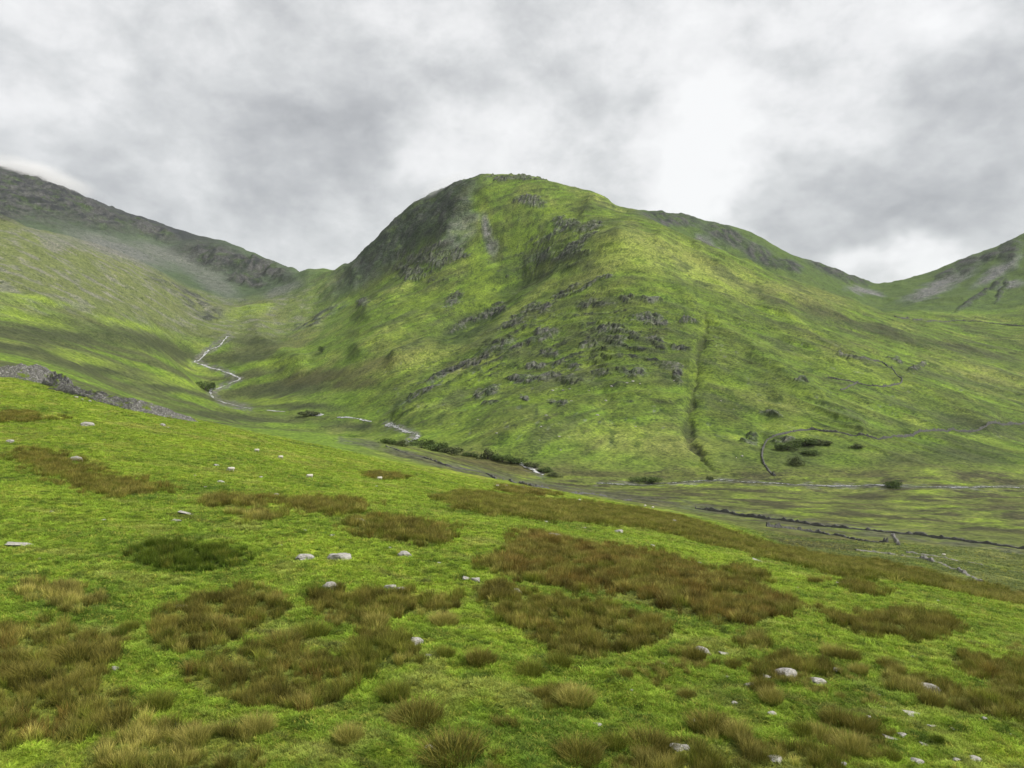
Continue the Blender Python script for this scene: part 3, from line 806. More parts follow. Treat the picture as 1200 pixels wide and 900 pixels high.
RUSH_MATS = {
    'brown': blade_material("brown_rush", (.050, .066, .010), (.125, .120, .024), (.175, .145, .040), (1.9, 1.8, 1.6)),
    'red': blade_material("russet_rush", (.055, .060, .010), (.142, .115, .025), (.205, .142, .042), (1.8, 1.65, 1.5)),
    'olive': blade_material("olive_rush", (.055, .085, .009), (.120, .138, .020), (.165, .150, .034), (1.8, 1.75, 1.5)),
    'straw': blade_material("straw_rush", (.090, .125, .016), (.250, .245, .055), (.390, .325, .110), (1.6, 1.5, 1.4)),
    'dark_green': blade_material("green_rush", (.026, .052, .006), (.060, .098, .010), (.095, .105, .016), (1.6, 1.6, 1.2)),
}


def turf_material():
    m, t, b = new_mat("grass_blades")
    h = t.attr('along')
    c = t.attr('tint', 'INSTANCER', 'Color')
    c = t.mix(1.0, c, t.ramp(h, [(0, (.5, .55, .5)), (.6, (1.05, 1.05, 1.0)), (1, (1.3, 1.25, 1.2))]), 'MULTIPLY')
    t.put(b.inputs['Base Color'], c)
    b.inputs['Roughness'].default_value = .7
    tr = t.node('ShaderNodeBsdfTranslucent')
    t.put(tr.inputs[0], c)
    mx = t.node('ShaderNodeMixShader')
    mx.inputs[0].default_value = .3
    t.l.new(b.outputs[0], mx.inputs[1])
    t.l.new(tr.outputs[0], mx.inputs[2])
    t.l.new(mx.outputs[0], t.n['Material Output'].inputs[0])
    return m


MAT_TURF = turf_material()


def plain_material(name, colour, rough=.9):
    m, t, b = new_mat(name)
    pos = t.node('ShaderNodeTexCoord').outputs['Object']
    nz = t.noise(pos, 3.0, 4, .6)
    t.put(b.inputs['Base Color'], t.mix(nz, tuple(x * .7 for x in colour), tuple(x * 1.25 for x in colour)))
    b.inputs['Roughness'].default_value = rough
    return m


MAT_WOOL = plain_material("fleece", (.44, .42, .36))
MAT_FACE = plain_material("sheep_skin", (.40, .37, .32))
MAT_BARK = plain_material("bark", (.09, .075, .06))
MAT_LEAF = plain_material("dark_leaves", (.060, .092, .022))
MAT_LEAF2 = plain_material("grey_green_leaves", (.085, .105, .040))


def water_material():
    m, t, b = new_mat("stream_water")
    pos = t.node('ShaderNodeNewGeometry').outputs['Position']
    foam = t.maprange(t.noise(pos, .35, 5, .7), .42, .6)
    foam = t.math('MULTIPLY', foam, t.attr('foam'))
    t.put(b.inputs['Base Color'], t.mix(foam, (.05, .052, .048), (.60, .61, .61)))
    t.put(b.inputs['Roughness'], t.maprange(foam, 0, 1, .12, .8))
    b.inputs['Specular IOR Level'].default_value = .5
    bump = t.node('ShaderNodeBump')
    bump.inputs['Strength'].default_value = .4
    bump.inputs['Distance'].default_value = .3
    t.put(bump.inputs['Height'], t.noise(pos, .9, 3, .6))
    t.put(b.inputs['Normal'], bump.outputs[0])
    return m


MAT_WATER = water_material()


# ------------------------------------------------------------------ object helpers
def tag(o, label=None, cat=None, group=None, kind=None):
    if label: o['label'] = label
    if cat: o['category'] = cat
    if group: o['group'] = group
    if kind: o['kind'] = kind
    return o


def link(o, parent=None):
    COL.objects.link(o)
    if parent is not None:
        o.parent = parent
    return o


def mesh_from(name, verts, faces, mat=None, smooth=False):
    me = bpy.data.meshes.new(name)
    me.from_pydata([tuple(v) for v in verts], [], faces)
    if mat: me.materials.append(mat)
    if smooth: me.shade_smooth()
    me.update()
    return me


def obj(name, me, parent=None, loc=(0, 0, 0), rot=(0, 0, 0), scl=(1, 1, 1)):
    o = bpy.data.objects.new(name, me)
    o.location = loc
    o.rotation_euler = rot
    o.scale = scl
    return link(o, parent)


# ------------------------------------------------------------------ the land, cut into its named tracts
def row_at(px_list, y_list):
    return np.interp(PX, px_list, y_list)


y_near = row_at([-700, 0, 220, 400, 640, 850, 1000, 1200, 1800], [225, 225, 230, 250, 300, 300, 290, 280, 270])
y_stream = row_at([-700, 235, 290, 380, 455, 490, 555, 620, 700, 850, 1200, 1800], [225, 226, 1000, 900, 800, 700, 620, 570, 540, 545, 525, 515])
tract = np.zeros(XX.shape, int)                                    # foreground
beyond = YY > y_near
tract[beyond] = 1                                                  # valley floor
upper = beyond & (YY > y_stream)
tract[upper] = 3
side = row_at([-700, 200, 240, 270, 290, 292, 1800], [1e9, 1e9, 1e9, 1e9, 1e9, 0, 0])
sideY = row_at([-700, 0, 230, 268, 300, 340, 380], [1700, 1700, 1800, 1450, 1000, 900, 0])
xl = np.interp(YY, [200, 1000, 1130, 1300, 1400, 1500, 1650, 2000, 7000], [290, 290, 250, 230, 268, 240, 300, 358, 358])
tract[beyond & (PX < xl)] = 2                                       # moor side of the upper valley
tract[beyond & (PX < xl) & (YY > np.interp(PX, [-700, 0, 60, 125, 250, 360], [1400, 1400, 1500, 1600, 1750, 1850]))] = 4
tract[(PX > 1030) & (YY > 1600)] = 5
tract[(PX > 720) & (PX <= 1030) & (YY > 1650 + (PX - 720) * .2)] = 6
NAMES = ['foreground_hillside', 'valley_floor', 'moor_slope', 'central_mountain', 'rocky_mountain', 'far_hill', 'far_ridge']
LABELS = ['bright green sheep pasture falling to the right in the foreground', 'flat brownish green valley floor beside the river',
          'olive moorland slope left of the upper stream', 'big green mountain with crags in the middle',
          'dark rocky mountain with mist on its top at the left', 'green hill with grey scree at the right edge', 'dark cliffed ridge behind the mountain on the right']
# smooth normals of the whole sheet, so that the seams between tracts do not show
dXc, dXr = np.gradient(XX, axis=1), np.gradient(XX, axis=0)
dYc, dYr = np.gradient(YY, axis=1), np.gradient(YY, axis=0)
dZc, dZr = np.gradient(ZZ, axis=1), np.gradient(ZZ, axis=0)
NX, NY, NZ = dYc * dZr - dZc * dYr, dZc * dXr - dXc * dZr, dXc * dYr - dYc * dXr
NL = np.sqrt(NX ** 2 + NY ** 2 + NZ ** 2)
NRM = np.stack([NX / NL, NY / NL, NZ / NL], -1)
VERT = np.stack([XX, YY, ZZ], -1).reshape(-1, 3)
idx = np.arange(NR * NC).reshape(NR, NC)
quads = np.stack([idx[:-1, :-1], idx[:-1, 1:], idx[1:, 1:], idx[1:, :-1]], -1).reshape(-1, 4)
qtract = tract[:-1, :-1].ravel()
for k, nm in enumerate(NAMES):
    q = quads[qtract == k]
    if not len(q):
        continue
    used, inv = np.unique(q, return_inverse=True)
    q = inv.reshape(-1, 4)
    me = bpy.data.meshes.new(nm)
    me.vertices.add(len(used))
    me.vertices.foreach_set('co', VERT[used].astype(np.float32).ravel())
    me.loops.add(q.size)
    me.loops.foreach_set('vertex_index', q.ravel().astype(np.int32))
    me.polygons.add(len(q))
    me.polygons.foreach_set('loop_start', np.arange(0, q.size, 4, dtype=np.int32))
    me.polygons.foreach_set('loop_total', np.full(len(q), 4, np.int32))
    me.update(calc_edges=True)
    me.shade_smooth()
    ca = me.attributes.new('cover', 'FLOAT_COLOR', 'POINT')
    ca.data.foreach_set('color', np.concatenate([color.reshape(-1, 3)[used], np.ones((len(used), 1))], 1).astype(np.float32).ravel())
    ra = me.attributes.new('rockiness', 'FLOAT', 'POINT')
    ra.data.foreach_set('value', rockiness.ravel()[used].astype(np.float32))
    me.normals_split_custom_set_from_vertices(NRM.reshape(-1, 3)[used].astype(np.float32).tolist())
    me.materials.append(MAT_LAND)
    tag(obj(nm, me), LABELS[k], kind='structure')


# ------------------------------------------------------------------ water
def ground_v(x, y):
    c = np.clip(np.interp(CX + F * x / y, cols, np.arange(NC)), 0, NC - 1.001)
    r = np.clip(np.interp(np.log(y), lnr, np.arange(NR)), 0, NR - 1.001)
    i, j = r.astype(int), c.astype(int)
    a, b = r - i, c - j
    return (ZZ[i, j] * (1 - b) + ZZ[i, j + 1] * b) * (1 - a) + (ZZ[i + 1, j] * (1 - b) + ZZ[i + 1, j + 1] * b) * a


def course(pts, lo, hi, step):
    """points on the land along a surveyed line, evenly spaced"""
    ps = [pick(x, y, lo, hi) for x, y in pts]
    out = []
    for i in range(len(ps) - 1):
        a, b = ps[i], ps[i + 1]
        m0, m1 = (b - ps[max(i - 1, 0)]) * .5, (ps[min(i + 2, len(ps) - 1)] - a) * .5
        k = max(1, int((b - a).length / step))
        for j in range(k):
            t = j / k
            q = a * (2 * t ** 3 - 3 * t ** 2 + 1) + m0 * (t ** 3 - 2 * t ** 2 + t) + b * (-2 * t ** 3 + 3 * t ** 2) + m1 * (t ** 3 - t ** 2)
            q.z = ground_xy(q.x, q.y)
            out.append(q)
    out.append(ps[-1])
    return out


rng = random.Random(7)


def stream(pts, lo, hi, width, foam, label, lift=.35):
    c = course(pts, lo, hi, 3.0)
    nn = len(c)
    V, Fc = [], []
    for i, p in enumerate(c):
        d = (c[min(i + 1, nn - 1)] - c[max(i - 1, 0)])
        d.z = 0
        d.normalize()
        s = Vector((-d.y, d.x, 0))
        wv = width * max(.25, .8 + .6 * math.sin(i * .37) * math.sin(i * .13 + 1) + rng.uniform(-.35, .35))
        off = math.sin(i * .21) * width * .25
        for k in (-.5, -.17, .17, .5):
            q = p + s * (off + k * wv)
            V.append((q.x, q.y, float(ground_v(np.array([q.x]), np.array([q.y]))[0]) + lift))
    for i in range(nn - 1):
        for k in range(3):
            a = i * 4 + k
            Fc.append((a, a + 1, a + 5, a + 4))
    me = mesh_from('stream', V, Fc, MAT_WATER, True)
    at = me.attributes.new('foam', 'FLOAT', 'POINT')
    at.data.foreach_set('value', [foam] * len(V))
    return tag(obj('stream', me), label, kind='structure')


stream([(268, 394), (258, 405), (243, 412), (228, 424), (240, 428), (258, 434), (271, 438), (281, 444), (270, 449), (256, 455), (247, 459), (249, 465), (260, 471), (275, 475), (294, 479)], 820, 1700, 3.2, .85, 'white tumbling stream winding down the upper valley')
stream([(361, 485), (368, 486), (377, 487)], 700, 1050, 6, .9, 'short bright bend of the stream in the dark heath')
stream([(453, 497), (462, 500), (475, 505), (488, 511), (486, 515), (478, 519)], 560, 950, 4.5, .6, 'pale stream reach above the riverside bushes')
stream([(312, 481), (322, 482), (334, 483)], 700, 1100, 3, .8, 'faint glint of the stream left of the dark thicket')
stream([(395, 489), (410, 490), (424, 492), (436, 494)], 700, 1050, 2.6, .7, 'faint glint of the stream right of the dark thicket')
stream([(606, 541), (614, 546), (622, 550), (628, 554), (636, 557)], 480, 640, 4.0, 1.0, 'small white cascade below the bushes')
stream([(700, 567), (740, 569), (790, 566), (835, 563), (870, 565), (910, 567), (960, 569), (1000, 570), (1030, 569), (1060, 571), (1100, 571), (1150, 571), (1230, 571)], 440, 620, 3.2, .35, 'narrow silvery river along the foot of the mountain')


# ------------------------------------------------------------------ dry stone walls
def stone_wall(pts, lo, hi, hgt, thick, label, mat=None, gaps=0.0, group='dry stone walls in the valley'):
    step = .6 if hi < 440 else 1.4
    c = course(pts, lo, hi, step)
    V, Fc = [], []
    nn = len(c)
    seed = rng.random() * 100
    walk = .8
    for i, p in enumerate(c):
        d = (c[min(i + 1, nn - 1)] - c[max(i - 1, 0)])
        d.z = 0
        d.normalize()
        s = Vector((-d.y, d.x, 0))
        walk = max(.5 if gaps == 0 else -.2, min(1.1, walk + rng.gauss(0, .16) + .04 * (.75 - walk)))
        fall = .5 + .5 * math.sin(i * .11 + seed) * math.sin(i * .047 + 2 * seed)
        h = hgt * (1 - max(gaps, .2) * fall) * walk * rng.uniform(.5, 1.35)
        bulge = rng.uniform(.6, 1.2)
        wob = rng.uniform(-.12, .12) * thick
        prof = [(-.62, -.5), (-.5 + rng.uniform(-.08, .08), .35 * h), (-.36 + rng.uniform(-.08, .08), .8 * h), (-.2, h * rng.uniform(.93, 1.08)), (.2, h * rng.uniform(.93, 1.08)),
                (.36 + rng.uniform(-.08, .08), .8 * h), (.5 + rng.uniform(-.08, .08), .35 * h), (.62, -.5)]
        for k, z in prof:
            q = p + s * (k * thick * bulge + wob)
            V.append((q.x, q.y, p.z + z))
    for i in range(nn - 1):
        for k in range(7):
            a = i * 8 + k
            Fc.append((a, a + 8, a + 9, a + 1))
    Fc.append(tuple(range(8)))
    Fc.append(tuple(reversed(range((nn - 1) * 8, nn * 8))))
    me = mesh_from('dry_stone_wall', V, Fc, mat or MAT_WALL)
    return tag(obj('dry_stone_wall', me), label, 'wall', group)


stone_wall([(908, 558), (899, 549), (893, 535), (897, 519), (906, 512), (930, 506), (950, 504), (970, 506), (1000, 511), (1030, 515), (1050, 512), (1075, 507), (1110, 506), (1150, 503), (1180, 498), (1215, 492)], 540, 1000, 2.2, 1.4, 'long dark wall climbing round the dark green hollow on the lower slope')
stone_wall([(970, 443), (1000, 448), (1030, 453), (1045, 452), (1057, 446), (1049, 437), (1034, 425), (1008, 420)], 700, 1300, 2.2, 1.3, 'dark wall round the small bright green enclosure on the slope')
stone_wall([(452, 523), (520, 545), (575, 558), (620, 569), (690, 579), (740, 586)], 200, 480, 1.2, 1.2, 'low tumbled wall along the near bank below the bushes', gaps=.6)
stone_wall([(815, 596), (870, 605), (950, 615), (1040, 624), (1100, 631), (1225, 647)], 250, 480, 1.5, 1.1, 'long dark wall crossing the valley floor on the right')
stone_wall([(898, 617), (960, 625), (1040, 636)], 200, 420, 1.3, 1.0, 'shorter dark wall in front of the long valley wall')
stone_wall([(1045, 627), (1049, 632), (1053, 639)], 200, 420, .9, .9, 'short pale cross wall joining the two valley walls', MAT_PALEWALL)
stone_wall([(1003, 645), (1040, 649), (1080, 655), (1110, 664), (1150, 682)], 130, 300, 1.0, 1.0, 'broken pale grey wall on the rushy slope behind the crest', MAT_PALEWALL, gaps=.75)
stone_wall([(1062, 648), (1100, 653), (1150, 662), (1225, 676)], 150, 330, 1.0, 1.0, 'tumbled pale wall running out at the right edge', MAT_PALEWALL, gaps=.8)
stone_wall([(1048, 371), (1062, 373), (1120, 376), (1225, 378)], 1200, 1750, 2.6, 2.4, 'thin far wall at the foot of the scree hill')
stone_wall([(985, 457), (1005, 448)], 700, 1300, 1.8, 1.3, 'short spur of wall below the small enclosure')


# ------------------------------------------------------------------ grey rock ridge on the near crest
def rock_ridge(line, label, thick, rough, name='rock_outcrop', lo=60, hi=1200, mat=None, nt=44, step=.4):
    """line: (px, py of the foot, height in m)"""
    ps = [(pick(x, y, lo, hi), h) for x, y, h in line]
    V, Fc = [], []
    ss = []
    for (a, ha), (b, hb) in zip(ps[:-1], ps[1:]):
        k = max(2, int((b - a).length / step))
        for i in range(k):
            ss.append((a.lerp(b, i / k), ha + (hb - ha) * i / k))
    ss.append(ps[-1])
    pa = np.array([tuple(p) for p, h in ss])
    ha = np.array([h for p, h in ss])
    t = np.linspace(-1, 1, nt)
    L = np.arange(len(ss)) * step
    LL, TT = np.meshgrid(L, t, indexing='ij')
    H = ha[:, None] * np.clip(1 - np.abs(TT) ** 2.6, 0, 1) ** .6
    X = pa[:, 0][:, None] + 0 * TT
    Yc = pa[:, 1][:, None] + TT * thick * (.4 + .6 * ha[:, None] / ha.max())
    slab = fbm(LL / 8 - TT * .8, TT * 2.2 + LL / 14, 3, 301, ridged=True)
    chop = fbm(LL / 2.2, TT * 4, 3, 303, ridged=True)
    big = fbm(LL / 16, TT * 1.2 + 7, 2, 305)
    H = H * (np.clip(np.minimum(L, L[-1] - L) / 3.0, 0, 1) ** .6)[:, None]
    H = H * (.85 + 1.0 * big + .45 * slab * rough) + .07 * rough * chop * np.minimum(H, 2.0)
    X = X + .1 * rough * slab * np.minimum(H, 2)
    Z = ground_v(X.ravel(), Yc.ravel()).reshape(X.shape)
    Z = np.where(np.abs(TT) > .985, Z - .5, Z - .3 + H)
    V = np.stack([X, Yc, Z], -1).reshape(-1, 3)
    m_, k_ = X.shape
    for i in range(m_ - 1):
        for j in range(k_ - 1):
            a = i * k_ + j
            Fc.append((a, a + k_, a + k_ + 1, a + 1))
    me = mesh_from(name, V, Fc, mat or MAT_OUTCROP)
    return tag(obj(name, me), label, 'rock', 'rock outcrops')


rock_ridge([(-60, 439, 2.6), (0, 441, 3.0), (30, 445, 3.9), (60, 453, 3.4), (85, 461, 2.0)], 'rugged grey rock knoll at the left edge of the crest', 5.0, 1.2, lo=150, hi=235)
rock_ridge([(62, 455, 2.2), (90, 463, 2.4), (120, 471, 2.0), (160, 481, 1.9), (195, 488, 1.5), (232, 495, .8)], 'long low ridge of grey rock running down from the knoll', 3.5, 1.1, lo=150, hi=235)


# ------------------------------------------------------------------ boulders and half buried slabs
def boulder_mesh(seed, flat):
    r = random.Random(seed)
    import bmesh
    bm = bmesh.new()
    bmesh.ops.create_icosphere(bm, subdivisions=3, radius=1.0)
    cuts = []
    for k in range(15):
        d = Vector((r.gauss(0, 1), r.gauss(0, 1), r.gauss(0, .8))).normalized()
        cuts.append((d, r.uniform(.42, .85)))
    o1 = r.random() * 50
    for v in bm.verts:
        p = v.co.copy()
        for d, h in cuts:
            e = p.dot(d) - h
            if e > 0:
                p -= d * e * .93
        v.co = p
    co = np.array([v.co[:] for v in bm.verts])
    nz = fbm(co[:, 0] * 2.2 + o1, co[:, 1] * 2.2 + co[:, 2] * 1.7, 3, seed) * .16 + fbm(co[:, 0] * 7 + o1, co[:, 1] * 7 + co[:, 2] * 5, 2, seed + 3) * .03
    for v, k in zip(bm.verts, nz):
        v.co += v.co.normalized() * float(k)
        v.co.z *= flat
    me = bpy.data.meshes.new('boulder')
    bm.to_mesh(me)
    bm.free()
    me.materials.append(MAT_ROCK)
    return me


BOULDERS = [boulder_mesh(400 + i, f) for i, f in enumerate([.75, .6, .45, .85, .35, .55, .7, .4])]

# direction, width in pixels, mesh, label
ROCKS = [
    (97, 499, 20, 2, 'flat grey rock alone on the grass below the rock ridge'),
    (8, 518, 12, 2, 'small grey rock at the left edge above the long brown rush strip'),
    (84, 540, 22, 1, 'dark grey boulder at the top of the long brown rush strip'),
    (18, 641, 32, 4, 'low mossy rock pile at the left edge of the pasture'),
    (216, 603, 20, 4, 'flat pale slab above the dark green rush bed'),
    (206, 611, 14, 4, 'second pale slab just below the flat one'),
    (256, 566, 12, 2, 'small grey stone above the left narrow rush bed'),
    (352, 657, 28, 2, 'broad pale slab left of the round boulder'),
    (395, 657, 33, 0, 'round grey lichen covered boulder right of the broad slab'),
    (473, 653, 17, 3, 'pale pointed stone right of the round boulder'),
    (386, 691, 20, 3, 'pale boulder sticking out of the reddish rush bed'),
    (456, 690, 17, 0, 'left one of two pale stones on open grass'),
    (469, 692, 14, 6, 'right one of two pale stones on open grass'),
    (383, 731, 16, 2, 'small pale stone in the rushes below the pale boulder'),
    (420, 614, 16, 3, 'pale rock at the left end of the olive brown rush bed'),
    (546, 679, 11, 6, 'dark stone left of the large russet rush bed'),
    (557, 681, 15, 0, 'pale angular stone beside the dark one at the russet bed'),
    (456, 643, 8, 2, 'tiny stone above the pale pointed one'),
    (605, 695, 12, 3, 'small stone between the russet and the dark rush bed'),
    (613, 716, 16, 5, 'light stone on the top of the dark rush bed'),
    (650, 632, 24, 2, 'grey slab at the top edge of the russet rush bed'),
    (726, 625, 16, 2, 'grey stone on open grass beyond the russet bed'),
    (684, 619, 8, 4, 'small far stone left of the grey stone'),
    (890, 659, 16, 4, 'pale flat slab on the crest'),
    (982, 685, 7, 3, 'little white stone beside the tiny dark rush bed'),
    (880, 689, 10, 4, 'thin pale stone on the grass right of the russet bed'),
    (486, 756, 20, 3, 'white rounded stone at the end of the olive rush bed'),
    (502, 770, 10, 1, 'small stone below the white rounded one'),
    (502, 881, 16, 3, 'white stone at the foot of the biggest tussock'),
    (134, 785, 13, 0, 'white stone inside the large rush bed at bottom left'),
    (212, 713, 20, 4, 'pinkish flat slab behind the dark brown rush bed'),
    (701, 853, 16, 2, 'pale slab between tussocks right of the bottom middle'),
    (795, 879, 20, 1, 'dark mottled rock in the tussocks at the bottom'),
    (823, 766, 24, 1, 'half buried grey slab left of the small straw rush bed'),
    (851, 768, 16, 4, 'thin flat stone right of the half buried slab'),
    (853, 795, 9, 2, 'small stone left of the two slabs wrapped in rushes'),
    (925, 795, 32, 1, 'large pale slab wrapped in brown rushes'),
    (959, 803, 26, 2, 'lichen spotted slab right of the large pale one'),
    (879, 806, 18, 0, 'leaning pale stone below the slabs on the left'),
    (899, 794, 14, 4, 'flat stone left of the large pale slab'),
    (907, 840, 18, 5, 'rounded pale stone on open grass below the slabs'),
    (820, 850, 18, 1, 'grey stone at the foot of a dark tussock'),
    (804, 878, 14, 6, 'grey stone by the bottom edge beside the mottled rock'),
    (912, 896, 26, 2, 'wide pale slab cut by the bottom edge'),
    (982, 788, 14, 2, 'small grey stone right of the lichen spotted slab'),
    (1093, 812, 30, 1, 'large lichen covered slab behind tussocks on the right'),
    (1073, 840, 24, 4, 'flat white slab on open grass on the right'),
    (1095, 853, 16, 4, 'thin stone below the flat white slab'),
    (1047, 868, 20, 4, 'left one of two white slabs near the lower right'),
    (1059, 865, 16, 2, 'right one of two white slabs near the lower right'),
    (1087, 875, 14, 4, 'small flat stone right of the two white slabs'),
    (1019, 843, 9, 3, 'white stone at the right end of a tussock pair'),
    (998, 850, 16, 2, 'grey stone in front of a tussock pair'),
    (1121, 856, 10, 4, 'tiny flat stone on the open grass at the right'),
    (1122, 893, 14, 5, 'white stone by the bottom edge at the right'),
    (1145, 895, 18, 3, 'upright mottled stone in the bottom right corner'),
    (1077, 897, 22, 2, 'broad slab on the bottom edge at the right'),
    (990, 899, 14, 2, 'stone on the bottom edge right of the wide slab'),
    (1155, 844, 8, 3, 'little stone below the right hand rush strip'),
    (1037, 830, 12, 4, 'sunken stone above the tussock pair'),
    (861, 826, 9, 3, 'small white stone above the dark tussock on the right'),
    (740, 810, 8, 2, 'tiny sunken stone in the open grass of the middle right'),
    (778, 779, 10, 4, 'flat stone right of the lone round tussock'),
]


def place_rock(px, py, wpx, k, label, group, name='boulder', lo=14, hi=320):
    p = pick(px, py, lo, hi)
    s = wpx * p.y / F / 2 * 1.0
    me = BOULDERS[k % len(BOULDERS)]
    o = obj(name, me, None, (p.x, p.y + s * .5, p.z + s * .07), (rng.uniform(-.15, .15), rng.uniform(-.05, .25), rng.uniform(-.5, .5)), (s * 1.08, s * rng.uniform(.75, 1.0), s * .8))
    return tag(o, label, 'rock', group)


for px, py, wpx, k, lab in ROCKS:
    place_rock(px, py, wpx, k, lab, 'stones in the pasture')
LANDMARKS = [(225, 655, 'dark green rush bed'), (105, 560, 'long brown rush strip'), (275, 590, 'left narrow rush bed'), (375, 592, 'right narrow rush bed'), (468, 622, 'olive brown rush bed'),
             (75, 700, 'straw brown rush bed at the left'), (70, 800, 'corner rush bed'), (255, 725, 'dark brown rush bed'), (310, 800, 'broad rush bed'), (450, 710, 'reddish rush bed'), (740, 680, 'russet rush bed'),
             (670, 735, 'dark rush bed in the middle'), (875, 678, 'small oval rush bed'), (1045, 735, 'leaf shaped rush bed'), (1170, 795, 'rush bed at the right edge'), (395, 656, 'round lichen covered boulder'),
             (130, 475, 'long grey rock ridge'), (97, 499, 'flat grey rock'), (600, 570, 'group of four sheep'), (925, 795, 'large pale slab'), (1093, 812, 'lichen covered slab'), (1053, 866, 'two white slabs'), (528, 880, 'biggest tussock'), (675, 815, 'straw topped tussock'), (760, 608, 'long olive rush belt')]
HILL_MARKS = [(650, 445, 'biggest crag'), (645, 416, 'dark crag above the biggest one'), (745, 440, 'crag left of the green gully'), (572, 461, 'crag at the left foot of the face'), (815, 470, 'green gully'), (571, 532, 'riverside thicket'),
              (622, 550, 'white cascade'), (690, 405, 'crag in the middle of the face'), (893, 530, 'walled hollow'), (790, 432, 'crags beside the green gully'), (757, 563, 'two low bushes by the river'), (527, 436, 'long slanting rock band')]
told = set()


def own_words(what, px, py, marks):
    """say which stone by the nearest thing one can find"""
    for mx, my, nm in sorted(marks, key=lambda m: math.hypot(m[0] - px, (m[1] - py) * 1.4)):
        dx, dy = px - mx, py - my
        side = ('left' if dx < 0 else 'right') if abs(dx) > 14 else ''
        up = ('above' if dy < 0 else 'below') if abs(dy) > 7 else ''
        rel = {(0, 0): 'at', (1, 0): side + ' of', (0, 1): up, (1, 1): up + ' and ' + side + ' of'}[(int(bool(side)), int(bool(up)))]
        lab = f'{what} {rel} the {nm}'
        if lab not in told:
            told.add(lab)
            return lab
    return what


# fist sized and far stones
FAR_STONES = [(88, 466), (95, 468), (104, 470), (190, 499), (196, 501), (228, 558), (253, 546), (240, 571), (268, 551), (305, 560), (322, 580), (365, 585), (350, 612), (357, 622), (389, 628), (441, 570),
              (700, 592), (715, 596), (775, 610), (790, 612), (560, 588), (575, 600), (640, 612), (120, 610), (60, 600), (45, 655), (260, 700), (330, 640), (515, 660), (590, 620), (1160, 760), (1070, 770), (765, 640), (820, 660), (935, 690), (1100, 705), (1020, 715), (1185, 862), (950, 870), (1030, 815), (900, 715), (690, 640), (735, 632)]
for i, (px, py) in enumerate(FAR_STONES):
    place_rock(px, py, rng.uniform(4, 8), i, own_words('small pale stone', px, py, LANDMARKS), 'small pale stones', 'stone')
# blocks fallen below the crags
FALLEN = [(640, 487), (634, 500), (655, 512), (710, 470), (652, 456), (660, 458), (648, 458), (668, 456), (690, 458), (742, 447), (750, 450), (700, 487), (633, 516), (657, 528), (745, 500), (560, 492), (582, 508), (790, 446), (845, 470), (870, 535), (670, 470), (860, 480), (717, 453), (735, 449)]
for i, (px, py) in enumerate(FALLEN):
    place_rock(px, py, rng.uniform(3.0, 5.5), i, own_words('small fallen block', px, py, HILL_MARKS), 'blocks below the crags', 'fallen_block', 560, 1200)


# ------------------------------------------------------------------ rushes and turf
def tuft_mesh(name, seed, nb, radius, height, width, lean, mat, droop=.35):
    r = random.Random(seed)
    V, Fc, al, sh = [], [], [], []
    for k in range(nb):
        a = r.uniform(0, 2 * math.pi)
        rr = radius * math.sqrt(r.random())
        x, y = rr * math.cos(a), rr * math.sin(a)
        h = height * r.uniform(.55, 1.1) * (1 - .25 * rr / radius)
        a2 = a + r.gauss(0, .7)
        ln = lean * (.25 + rr / radius) * r.uniform(.4, 1.3)
        d = Vector((math.cos(a2), math.sin(a2), 0)) * ln * h
        face = r.uniform(0, math.pi)
        w = Vector((math.cos(face), math.sin(face), 0)) * width * r.uniform(.7, 1.3)
        p0 = Vector((x, y, -.04 * height))
        p1 = p0 + d * .4 + Vector((0, 0, h * .6))
        p2 = p0 + d * (1 + droop) + Vector((0, 0, h))
        b = len(V)
        V += [p0 - w * .5, p0 + w * .5, p1 + w * .42, p1 - w * .42, p2]
        Fc += [(b, b + 1, b + 2, b + 3), (b + 3, b + 2, b + 4)]
        al += [0, 0, .55, .55, 1]
        s = r.random()
        sh += [s] * 5
    me = mesh_from(name, V, Fc, mat)
    for nm, dat in (('along', al), ('shade', sh)):
        at = me.attributes.new(nm, 'FLOAT', 'POINT')
        at.data.foreach_set('value', dat)
    return me


def proto_collection(name, meshes):
    c = bpy.data.collections.new(name)
    for me in meshes:
        c.objects.link(bpy.data.objects.new(me.name, me))
    return c


